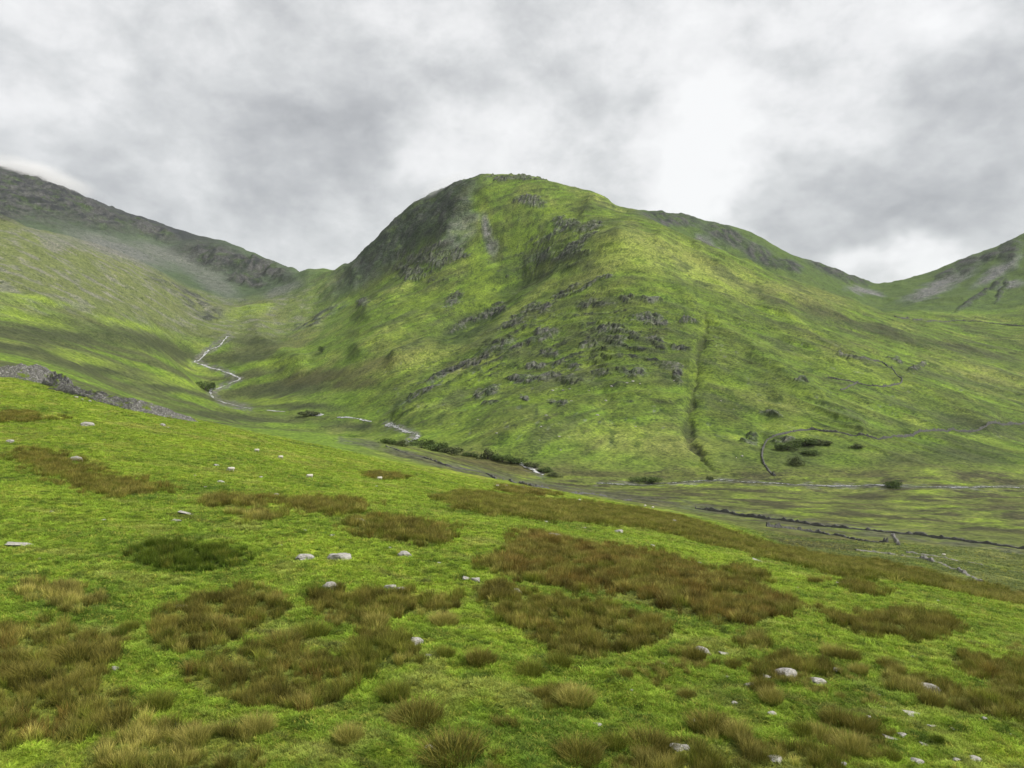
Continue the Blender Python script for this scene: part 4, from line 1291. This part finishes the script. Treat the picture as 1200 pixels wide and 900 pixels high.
def scatter(name, pts, rots, scl, pickid, tint, coll, label, kind='stuff', cat=None, group=None):
    me = bpy.data.meshes.new(name)
    me.vertices.add(len(pts))
    me.vertices.foreach_set('co', np.asarray(pts, np.float32).ravel())
    for nm, typ, dat, key in (('rot', 'FLOAT_VECTOR', rots, 'vector'), ('scl', 'FLOAT_VECTOR', scl, 'vector')):
        at = me.attributes.new(nm, typ, 'POINT')
        at.data.foreach_set(key, np.asarray(dat, np.float32).ravel())
    at = me.attributes.new('pickid', 'INT', 'POINT')
    at.data.foreach_set('value', np.asarray(pickid, np.int32))
    at = me.attributes.new('tint', 'FLOAT_COLOR', 'POINT')
    at.data.foreach_set('color', np.concatenate([np.asarray(tint, np.float32), np.ones((len(pts), 1), np.float32)], 1).ravel())
    o = obj(name, me)
    ng = bpy.data.node_groups.new(name, 'GeometryNodeTree')
    ng.interface.new_socket('Geometry', in_out='INPUT', socket_type='NodeSocketGeometry')
    ng.interface.new_socket('Geometry', in_out='OUTPUT', socket_type='NodeSocketGeometry')
    N, L = ng.nodes, ng.links
    gi, go = N.new('NodeGroupInput'), N.new('NodeGroupOutput')
    ci = N.new('GeometryNodeCollectionInfo')
    ci.inputs['Collection'].default_value = coll
    ci.inputs['Separate Children'].default_value = True
    ci.inputs['Reset Children'].default_value = True
    ip = N.new('GeometryNodeInstanceOnPoints')
    ip.inputs['Pick Instance'].default_value = True

    def named(nm, typ):
        a = N.new('GeometryNodeInputNamedAttribute')
        a.data_type = typ
        a.inputs[0].default_value = nm
        return a.outputs[0]
    L.new(gi.outputs[0], ip.inputs['Points'])
    L.new(ci.outputs[0], ip.inputs['Instance'])
    L.new(named('pickid', 'INT'), ip.inputs['Instance Index'])
    L.new(named('rot', 'FLOAT_VECTOR'), ip.inputs['Rotation'])
    L.new(named('scl', 'FLOAT_VECTOR'), ip.inputs['Scale'])
    L.new(ip.outputs[0], go.inputs[0])
    md = o.modifiers.new('scatter', 'NODES')
    md.node_group = ng
    return tag(o, label, cat, group, kind)


npr = np.random.default_rng(11)
RUSH_BIG, protos = {}, []
KINDS = list(RUSH_MATS)
for q, (kind, mt) in enumerate(RUSH_MATS.items()):
    protos += [tuft_mesh('rush', 500 + q * 10 + i, 110, .25, .80, .012, .36, mt) for i in range(3)]
    RUSH_BIG[kind] = [tuft_mesh('rush_tussock', 900 + q * 10 + i, 1300, .47, .74, .008, .42, mt) for i in range(3)]
RUSH_COLL = proto_collection('rushes', protos)
MIX = {'brown': dict(brown=.6, olive=.22, straw=.13, red=.05), 'red': dict(red=.36, brown=.34, straw=.12, olive=.18), 'olive': dict(olive=.6, brown=.3, straw=.1),
       'straw': dict(straw=.5, brown=.25, olive=.25), 'dark_green': dict(dark_green=.92, olive=.08)}


def rush_pick(kind, field):
    """kinds grow in drifts: the field shifts the draw"""
    names, w = zip(*MIX[kind].items())
    cum = np.cumsum(w)
    r = np.clip(npr.random(len(field)) * .6 + .2 + .8 * field, 0, .999)
    k = np.searchsorted(cum, r)
    return np.array([KINDS.index(nm) for nm in names])[np.clip(k, 0, len(names) - 1)] * 3 + npr.integers(0, 3, len(field))


def cell(x, y):
    c = np.rint(np.interp(CX + F * x / y, cols, np.arange(NC))).astype(int)
    r = np.rint(np.interp(np.log(y), lnr, np.arange(NR))).astype(int)
    return np.clip(r, 0, NR - 1), np.clip(c, 0, NC - 1)


for (kind, poly, lo, hi, lab), m in zip(BEDS, bed_masks):
    if not m.any():
        continue
    xs, ys = XX[m], YY[m]
    x0, x1, y0, y1 = xs.min() - 1.5, xs.max() + 1.5, ys.min() - 2, ys.max() + 3
    ym = ys.mean()
    dens = np.clip(14.0 * (32.0 / ym) ** 1.2, .6, 15)
    cnt = int((x1 - x0) * (y1 - y0) * dens)
    x = npr.uniform(x0, x1, cnt)
    y = npr.uniform(y0, y1, cnt)
    fz = 5.0 * y / F * np.clip(y / 40, .6, 2.0)
    ri, ci_ = cell(x + npr.normal(0, 1, cnt) * fz, y + npr.normal(0, 1, cnt) * fz * 2.2)
    patchy = fbm(x / 1.3, y / 1.3, 2, 601)
    ok = m[ri, ci_] & (patchy + npr.normal(0, .12, cnt) > -.2)
    x, y, patchy = x[ok], y[ok], patchy[ok]
    if not len(x):
        continue
    tone = np.clip(1.0 + .9 * fbm(x / 1.3, y / 1.3, 2, 605) + npr.normal(0, .12, len(x)), .45, 1.6)
    sc = (npr.uniform(.6, 1.1, len(x)) + .6 * patchy) * np.clip((ym / 45) ** .35, .7, 1.7) * .85
    rot = np.stack([npr.normal(0, .12, len(x)), npr.normal(0, .12, len(x)), npr.uniform(0, 6.28, len(x))], 1)
    wide = np.clip((ym / 40) ** .55, 1, 2.6)
    scl3 = np.stack([sc * wide, sc * wide, sc], 1)
    scatter('rush_bed', np.stack([x, y, ground_v(x, y)], 1), rot, scl3, rush_pick(kind, fbm(x / 2.6, y / 2.6, 2, 611)), np.tile(tone[:, None], (1, 3)), RUSH_COLL, lab)

# thin stray rushes between the beds
cnt = 40000
sy_ = (19 ** -.2 - npr.random(cnt) * (19 ** -.2 - 120 ** -.2)) ** (-1 / .2)
sx_ = (npr.uniform(-60, 1260, cnt) - CX) / F * sy_
fld = fbm(sx_ / 5.5, sy_ / 5.5, 4, 621) + .25 * fbm(sx_ / 1.1, sy_ / 1.1, 2, 623)
spx = CX + F * sx_ / sy_
spy = CY - F * ground_v(sx_, sy_) / sy_
zone_s = np.clip(sstep(spy, 700, 800) * (1 - .55 * sstep(np.abs(spx - 620), 0, 160) * (spx < 560)) , 0, 1)
keep = fld > .62 - .42 * zone_s
x, y = sx_[keep], sy_[keep]
sc = npr.uniform(.3, .65, len(x)) * np.clip((y / 40) ** .3, .8, 1.5)
scatter('stray_rushes', np.stack([x, y, ground_v(x, y)], 1), np.stack([npr.normal(0, .15, len(x)), npr.normal(0, .15, len(x)), npr.uniform(0, 6.28, len(x))], 1), np.stack([sc, sc, sc * .8], 1), rush_pick('straw', fbm(x / 3, y / 3, 2, 613)), np.tile(npr.uniform(.6, 1.2, (len(x), 1)), (1, 3)), RUSH_COLL, 'thin straw and olive rushes strewn over the near grass')

# single tussocks: direction of the foot, width in pixels, kind, label
TUSSOCKS = [
    (528, 895, 95, 'brown', 'biggest brown tussock at the bottom, with a white stone at its foot'),
    (488, 850, 74, 'brown', 'wide brown tussock up the slope behind the biggest one'),
    (462, 822, 44, 'olive', 'small olive tussock above the wide brown one'),
    (408, 872, 40, 'straw', 'pale straw tussock left of the biggest one'),
    (563, 781, 42, 'brown', 'round brown tussock standing alone below the reddish rush bed'),
    (522, 772, 26, 'olive', 'small tussock left of the round brown one'),
    (675, 828, 54, 'straw', 'straw topped tussock in the open grass of the middle'),
    (636, 820, 26, 'brown', 'small tussock leaning on the straw topped one'),
    (622, 795, 40, 'olive', 'low olive tussock left of the straw topped one'),
    (655, 784, 34, 'olive', 'olive tussock under the tip of the dark rush bed'),
    (733, 797, 24, 'brown', 'lone round tussock right of the straw topped one'),
    (680, 895, 62, 'brown', 'brown tussock by the bottom edge, first right of the middle'),
    (762, 885, 66, 'brown', 'bushy brown tussock by the bottom edge, second right of the middle'),
    (720, 880, 36, 'olive', 'low tussock squeezed between two brown ones at the bottom'),
    (833, 860, 62, 'brown', 'dark tussock with a grey stone at its foot'),
    (866, 868, 40, 'straw', 'lighter tussock touching the dark one on its right'),
    (806, 822, 26, 'brown', 'small brown tussock above the dark one'),
    (815, 775, 34, 'brown', 'flat tussock leaning over the half buried grey slab'),
    (895, 812, 34, 'brown', 'brown tussock beside the leaning pale stone'),
    (860, 785, 24, 'brown', 'small tussock above the small stone on the right'),
    (905, 825, 34, 'straw', 'straw tussock just above the rounded pale stone'),
    (983, 852, 42, 'brown', 'left one of a tussock pair on open grass'),
    (1010, 861, 40, 'brown', 'right one of a tussock pair on open grass'),
    (940, 863, 30, 'olive', 'olive tussock left of the tussock pair'),
    (962, 872, 40, 'straw', 'straw tussock below the tussock pair'),
    (1000, 885, 44, 'straw', 'wide straw tussock near the bottom edge on the right'),
    (1046, 893, 26, 'olive', 'small green tussock near the broad slab'),
    (1040, 785, 26, 'brown', 'dark tussock alone below the leaf shaped rush bed'),
    (1052, 791, 24, 'straw', 'pale tussock touching the dark one below the leaf shaped bed'),
    (995, 776, 34, 'brown', 'brown tussock above the small grey stone'),
    (976, 772, 30, 'straw', 'straw tussock left of the brown one above the small stone'),
    (1008, 792, 26, 'straw', 'sparse straw tussock at the start of the rush strip'),
    (1078, 798, 18, 'olive', 'little olive tussock above the lichen covered slab'),
    (1093, 830, 34, 'brown', 'dense tussock in front of the lichen covered slab'),
    (1100, 872, 18, 'dark_green', 'tiny dark green tussock right of the two white slabs'),
    (957, 686, 22, 'brown', 'small dark tussock on the crest left of the tiny bed'),
    (640, 640, 44, 'red', 'tall russet tussock at the upper tip of the russet bed'),
    (600, 668, 46, 'red', 'russet tussock at the left tip of the russet bed'),
    (150, 742, 26, 'olive', 'small green tussock on the grass between the left rush beds'),
    (137, 748, 22, 'dark_green', 'dark green tussock left of the small green one'),
    (365, 748, 46, 'olive', 'olive tussock between the reddish and the broad rush bed'),
    (330, 760, 50, 'brown', 'brown tussock at the upper edge of the broad rush bed'),
    (440, 735, 34, 'straw', 'straw tussock below the reddish rush bed'),
    (520, 735, 40, 'straw', 'pale tussock below the right end of the reddish bed'),
    (370, 700, 30, 'dark_green', 'dark green tussock left of the pale boulder'),
    (415, 600, 26, 'dark_green', 'round dark tussock at the end of the right narrow bed'),
    (225, 875, 46, 'straw', 'tall straw tussock near the bottom edge on the left'),
    (300, 862, 44, 'straw', 'straw tussock below the broad rush bed'),
    (180, 835, 44, 'olive', 'olive tussock right of the corner rush bed'),
    (30, 800, 60, 'brown', 'shaggy brown tussock in the corner rush bed'),
    (85, 775, 56, 'brown', 'dark tussock at the top of the corner rush bed'),
]
for i, (px, py, wpx, kind, lab) in enumerate(TUSSOCKS):
    p = pick(px, py - 2, 14, 200)
    s = wpx * p.y / F / 1.25
    o = obj('rush_tussock', RUSH_BIG[kind][i % 3], None, (p.x, p.y + .15 * s, p.z - .03), (rng.uniform(-.08, .08), rng.uniform(-.1, .1), rng.uniform(0, 6.28)), (s, s, s * np.clip(.95 / s, .55, 1.0)))
    tag(o, lab, 'rush', 'rush tussocks on the pasture')

# turf: short grass on the near hillside
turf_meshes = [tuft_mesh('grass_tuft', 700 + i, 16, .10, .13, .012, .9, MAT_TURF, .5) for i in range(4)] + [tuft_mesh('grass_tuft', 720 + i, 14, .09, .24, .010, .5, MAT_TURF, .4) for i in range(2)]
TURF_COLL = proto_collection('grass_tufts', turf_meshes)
N_T = 500000
ly = (17.5 ** -.3 - npr.random(N_T) * (17.5 ** -.3 - 240.0 ** -.3)) ** (-1 / .3)
pxs = npr.uniform(-190, 1390, N_T)
tx = (pxs - CX) / F * ly
bm_all = np.zeros(XX.shape, bool)
for m in bed_masks:
    bm_all |= m
ri, ci_ = cell(tx, ly)
clump = fbm(tx / .8, ly / .8, 2, 801)
keep = (~bm_all[ri, ci_] | (npr.random(N_T) < .3)) & (clump > -.5 + npr.uniform(-.3, .3, N_T))
tx, ty, clump, ri, ci_ = tx[keep], ly[keep], clump[keep], ri[keep], ci_[keep]
tcol = np.array([1.56, 1.62, 2.4]) * color[ri, ci_] * (npr.uniform(.75, 1.35, (len(tx), 1))) * (1 + .8 * clump[:, None])  # clump factor paints lit bumps and shaded gaps into the tint
dry = npr.random(len(tx)) < .10
tcol[dry] = 1.5 * STRAW * npr.uniform(.7, 1.2, (dry.sum(), 1))
ts = npr.uniform(.6, 1.2, len(tx)) * np.clip((ty / 26) ** .6, .85, 3.2) * (1 + .3 * clump)
trot = np.stack([npr.normal(0, .2, len(tx)), npr.normal(0, .2, len(tx)), npr.uniform(0, 6.28, len(tx))], 1)
tid = np.where(npr.random(len(tx)) < .9, npr.integers(0, 4, len(tx)), npr.integers(4, 6, len(tx)))
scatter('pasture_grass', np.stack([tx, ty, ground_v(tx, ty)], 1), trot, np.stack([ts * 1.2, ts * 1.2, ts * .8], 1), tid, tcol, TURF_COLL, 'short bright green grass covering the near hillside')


# ------------------------------------------------------------------ bushes and trees along the water
def leaf_crown(name, seed, mat, nl=1500, lobes=9):
    r = random.Random(seed)
    L = [(Vector((r.uniform(-.55, .55), r.uniform(-.5, .5), r.uniform(.2, .75))), r.uniform(.2, .42)) for _ in range(lobes)]
    V, Fc = [], []
    for k in range(nl):
        c, rad = r.choice(L)
        d = Vector((r.gauss(0, 1), r.gauss(0, 1), r.gauss(0, 1))).normalized() * rad * r.uniform(.55, 1.08)
        p = c + d
        p.z = max(p.z, .05)
        u = Vector((r.gauss(0, 1), r.gauss(0, 1), r.gauss(0, 1))).normalized()
        v = u.cross(Vector((r.gauss(0, 1), r.gauss(0, 1), r.gauss(0, 1)))).normalized()
        s = r.uniform(.035, .075)
        b = len(V)
        V += [p - u * s, p + v * s * .6, p + u * s, p - v * s * .6]
        Fc.append((b, b + 1, b + 2, b + 3))
    return mesh_from(name, V, Fc, mat)


def trunk_mesh(seed):
    r = random.Random(seed)
    V, Fc = [], []

    def limb(p, q, r0, r1, k=6):
        d = (q - p).normalized()
        u = d.orthogonal().normalized()
        w = d.cross(u)
        b = len(V)
        for pt, rad in ((p, r0), (p.lerp(q, .5) + u * .02, (r0 + r1) / 2), (q, r1)):
            for i in range(k):
                a = 2 * math.pi * i / k
                V.append(pt + u * math.cos(a) * rad + w * math.sin(a) * rad)
        for s in range(2):
            for i in range(k):
                Fc.append((b + s * k + i, b + s * k + (i + 1) % k, b + (s + 1) * k + (i + 1) % k, b + (s + 1) * k + i))
    top = Vector((r.uniform(-.05, .05), 0, .45))
    limb(Vector((0, 0, -.15)), top, .055, .035)
    for i in range(5):
        a = i * 1.26 + r.uniform(-.3, .3)
        limb(top * r.uniform(.5, 1), Vector((math.cos(a) * .4, math.sin(a) * .4, r.uniform(.6, .9))), .026, .008)
    return mesh_from('trunk', V, Fc, MAT_BARK)


CROWNS = [leaf_crown('crown', 1000 + i, MAT_LEAF if i % 3 else MAT_LEAF2) for i in range(5)]
TRUNKS = [trunk_mesh(1100 + i) for i in range(3)]
# foot, width px, height px, depth range, label
BUSHES = [
    (241, 458, 15, 12, 1000, 1300, 'dark tree standing at the bend of the white stream'),
    (377, 413, 7, 8, 1000, 1500, 'lone small tree on the moor above the dark heath'),
    (362, 487, 20, 7, 760, 1000, 'low dark thicket beside the short bright stream bend'),
    (456, 523, 17, 7, 480, 800, 'low bush at the left end of the riverside thicket'),
    (472, 523, 16, 8, 480, 800, 'second bush from the left in the riverside thicket'),
    (494, 525, 20, 11, 480, 800, 'rounded dark bush below the pale stream reach'),
    (513, 529, 22, 11, 480, 780, 'broad dark bush in the middle of the riverside thicket'),
    (530, 532, 22, 10, 480, 760, 'dark bush right of the broad one in the thicket'),
    (552, 535, 16, 6, 480, 740, 'low bush in the gap before the tallest one'),
    (571, 538, 18, 13, 480, 720, 'tallest dark bush of the riverside thicket'),
    (589, 541, 18, 9, 480, 700, 'bush right of the tallest one by the river'),
    (606, 544, 18, 9, 470, 680, 'bush just above the white cascade'),
    (622, 548, 16, 8, 460, 660, 'bush on the bank beside the white cascade'),
    (637, 553, 14, 7, 460, 640, 'small bush below the white cascade'),
    (650, 558, 14, 5, 450, 620, 'last low bush downstream of the cascade'),
    (748, 565, 16, 6, 440, 620, 'left one of two low bushes by the silvery river'),
    (764, 566, 20, 8, 440, 620, 'right one of two low bushes by the silvery river'),
    (832, 563, 7, 6, 440, 620, 'tiny bush on the bank of the silvery river'),
    (1048, 571, 18, 9, 440, 620, 'round dark bush standing alone by the silvery river'),
    (933, 545, 14, 11, 540, 800, 'round grey green bush inside the walled hollow'),
    (923, 527, 20, 8, 540, 820, 'dark gorse bush at the left of the walled hollow'),
    (943, 522, 24, 9, 540, 820, 'broad gorse bush in the middle of the walled hollow'),
    (962, 521, 20, 7, 540, 820, 'gorse bush at the right of the walled hollow'),
    (948, 532, 16, 6, 540, 820, 'low gorse bush below the broad one'),
    (1004, 525, 14, 5, 540, 820, 'small gorse bush near the wall right of the hollow'),
]
for i, (px, py, wp, hp, lo, hi, lab) in enumerate(BUSHES):
    p = pick(px, py, lo, hi)
    root = bpy.data.objects.new('bush' if 'tree' not in lab else 'tree', None)
    root.empty_display_size = .5
    root.location = p
    root.rotation_euler = (0, 0, rng.uniform(0, 6.28))
    w = wp * p.y / F / 1.15
    h = hp * p.y / F / 1.05
    root.scale = (w, w, h)
    link(root)
    tag(root, lab, 'tree' if 'tree' in lab else 'bush', 'bushes along the water and in the hollow')
    link(bpy.data.objects.new('crown', CROWNS[(1 + i) % 5 if i != 19 else 0]), root)
    link(bpy.data.objects.new('trunk', TRUNKS[i % 3]), root)


# ------------------------------------------------------------------ sheep
def loft(rings, k=10):
    V, Fc = [], []
    for (cx, cz, ry, rz) in rings:
        for i in range(k):
            a = 2 * math.pi * i / k
            V.append((cx, ry * math.cos(a), cz + rz * math.sin(a)))
    for s in range(len(rings) - 1):
        for i in range(k):
            Fc.append((s * k + i, s * k + (i + 1) % k, (s + 1) * k + (i + 1) % k, (s + 1) * k + i))
    Fc.append(tuple(reversed(range(k))))
    Fc.append(tuple(range((len(rings) - 1) * k, len(rings) * k)))
    return V, Fc


def merge(parts):
    V, Fc = [], []
    for v, f in parts:
        b = len(V)
        V += v
        Fc += [tuple(i + b for i in q) for q in f]
    return V, Fc


def leg_part(x, y):
    V, Fc = loft([(0, 0, .035, .035), (.25, 0, .04, .045), (.5, 0, .06, .075)], 6)
    return [(x + vz, y + vy, vx) for vx, vy, vz in V], [tuple(reversed(q)) for q in Fc]


body_me = mesh_from('fleece', *loft([(-.62, .66, .06, .08), (-.55, .66, .2, .22), (-.35, .64, .28, .29), (0, .62, .30, .31), (.3, .64, .27, .28), (.48, .69, .19, .22), (.6, .74, .12, .15)]), MAT_WOOL, True)
graze_v, graze_f = loft([(.5, .68, .11, .14), (.66, .52, .09, .11), (.76, .34, .085, .09), (.84, .2, .07, .06), (.9, .1, .04, .035)], 8)
head_me = mesh_from('head', graze_v, graze_f, MAT_FACE, True)
ear_me = mesh_from('ear', [(.72, .06, .42), (.70, .2, .44), (.76, .19, .40), (.76, .07, .38), (.73, .1, .37)], [(0, 1, 2, 3), (0, 4, 1), (1, 4, 2), (2, 4, 3), (3, 4, 0)], MAT_FACE)
ear2_me = mesh_from('ear', [(x, -y, z) for x, y, z in [(.72, .06, .42), (.70, .2, .44), (.76, .19, .40), (.76, .07, .38), (.73, .1, .37)]], [(3, 2, 1, 0), (1, 4, 0), (2, 4, 1), (3, 4, 2), (0, 4, 3)], MAT_FACE)
leg_mes = [mesh_from('leg', *leg_part(x, y), MAT_FACE, True) for x in (-.4, .33) for y in (-.15, .15)]
SHEEP = [
    (583, 571, 95, 330, 'sheep grazing at the left of the group of four near the dark rush patch'),
    (593, 571, 95, 330, 'second sheep from the left in the group of four near the dark rush patch'),
    (603, 573, 95, 330, 'third sheep from the left in the group of four near the dark rush patch'),
    (613, 573, 95, 330, 'rightmost sheep of the group of four near the dark rush patch'),
    (679, 588, 95, 330, 'lone sheep on the bright grass right of the group of four'),
    (793, 609, 95, 330, 'sheep on the bright field edge above the olive rush belt'),
    (756, 594, 120, 360, 'left one of two sheep by the tumbled wall on the right'),
    (765, 596, 120, 360, 'right one of two sheep by the tumbled wall on the right'),
    (301, 530, 95, 240, 'upper one of two white sheep on the left slope'),
    (329, 538, 95, 240, 'lower one of two white sheep on the left slope'),
    (363, 561, 90, 240, 'white sheep above the right narrow rush bed'),
    (271, 553, 80, 240, 'white sheep above the left narrow rush bed'),
    (445, 563, 90, 240, 'white sheep beside the small dark rush patch on the far slope'),
    (863, 537, 520, 720, 'sheep on the lower mountain slope left of the long dark wall'),
    (1106, 652, 150, 330, 'sheep among the tumbled walls on the right'),
]
for px, py, lo, hi, lab in SHEEP:
    p = pick(px, py, lo, hi)
    root = bpy.data.objects.new('sheep', None)
    root.empty_display_size = .3
    root.location = p
    root.rotation_euler = (0, 0, rng.choice([0, math.pi]) + rng.uniform(-.7, .7))
    root.scale = (.78, .78, .78)
    link(root)
    tag(root, lab, 'sheep', 'sheep grazing on the slopes')
    for nm, me in [('fleece', body_me), ('head', head_me), ('ear', ear_me), ('ear', ear2_me)] + [('leg', m) for m in leg_mes]:
        link(bpy.data.objects.new(nm, me), root)


# ------------------------------------------------------------------ haze
def haze_box():
    x0, x1, y0, y1, z0, z1 = -9000, 9500, -300, 6400, float(ZZ.min()) - 1.0, float(ZZ.max()) + 15
    V = [(x, y, z) for z in (z0, z1) for y in (y0, y1) for x in (x0, x1)]
    Fc = [(0, 2, 3, 1), (4, 5, 7, 6), (0, 1, 5, 4), (2, 6, 7, 3), (0, 4, 6, 2), (1, 3, 7, 5)]
    m = bpy.data.materials.new('thin_haze')
    m.use_nodes = True
    t = NT(m.node_tree)
    t.n.remove(t.n['Principled BSDF'])
    pv = t.node('ShaderNodeVolumePrincipled')
    pv.inputs['Color'].default_value = (.86, .90, .95, 1)
    pv.inputs['Density'].default_value = .00002
    pv.inputs['Anisotropy'].default_value = .2
    t.l.new(pv.outputs[0], t.n['Material Output'].inputs['Volume'])
    return tag(obj('haze', mesh_from('haze', V, Fc, m)), 'thin pale haze in the air', kind='stuff')


haze_box()


def mist(center, size, tilt, dens, label):
    import bmesh
    bm = bmesh.new()
    bmesh.ops.create_icosphere(bm, subdivisions=3, radius=1.0)
    me = bpy.data.meshes.new('mist')
    bm.to_mesh(me)
    bm.free()
    m = bpy.data.materials.new('mist')
    m.use_nodes = True
    t = NT(m.node_tree)
    t.n.remove(t.n['Principled BSDF'])
    pv = t.node('ShaderNodeVolumePrincipled')
    pv.inputs['Color'].default_value = (.97, .97, .98, 1)
    oc = t.node('ShaderNodeTexCoord').outputs['Object']
    fall = t.maprange(t.vmath('LENGTH', oc, out=1), .25, 1.0, 1.0, 0.0, True)
    nz = t.maprange(t.noise(t.vmath('MULTIPLY', oc, (1, 1, .6)), 1.8, 2, .5), .35, .65, 0.0, 1.0, True)
    t.put(pv.inputs['Density'], t.math('MULTIPLY', t.math('MULTIPLY', fall, nz), dens))
    t.l.new(pv.outputs[0], t.n['Material Output'].inputs['Volume'])
    me.materials.append(m)
    return tag(obj('mist', me, None, center, (0, math.radians(tilt), 0), size), label, kind='stuff')


mist(((25 - CX) / F * 2850, 2850, (CY - 204) / F * 2850), (330, 180, 75), 14, .02, 'pale cloud clinging to the top of the rocky mountain')
mist(((520 - CX) / F * 1690, 1690, (CY - 217) / F * 1690), (85, 60, 18), -22, .010, 'wisp of mist on the shoulder left of the green summit')
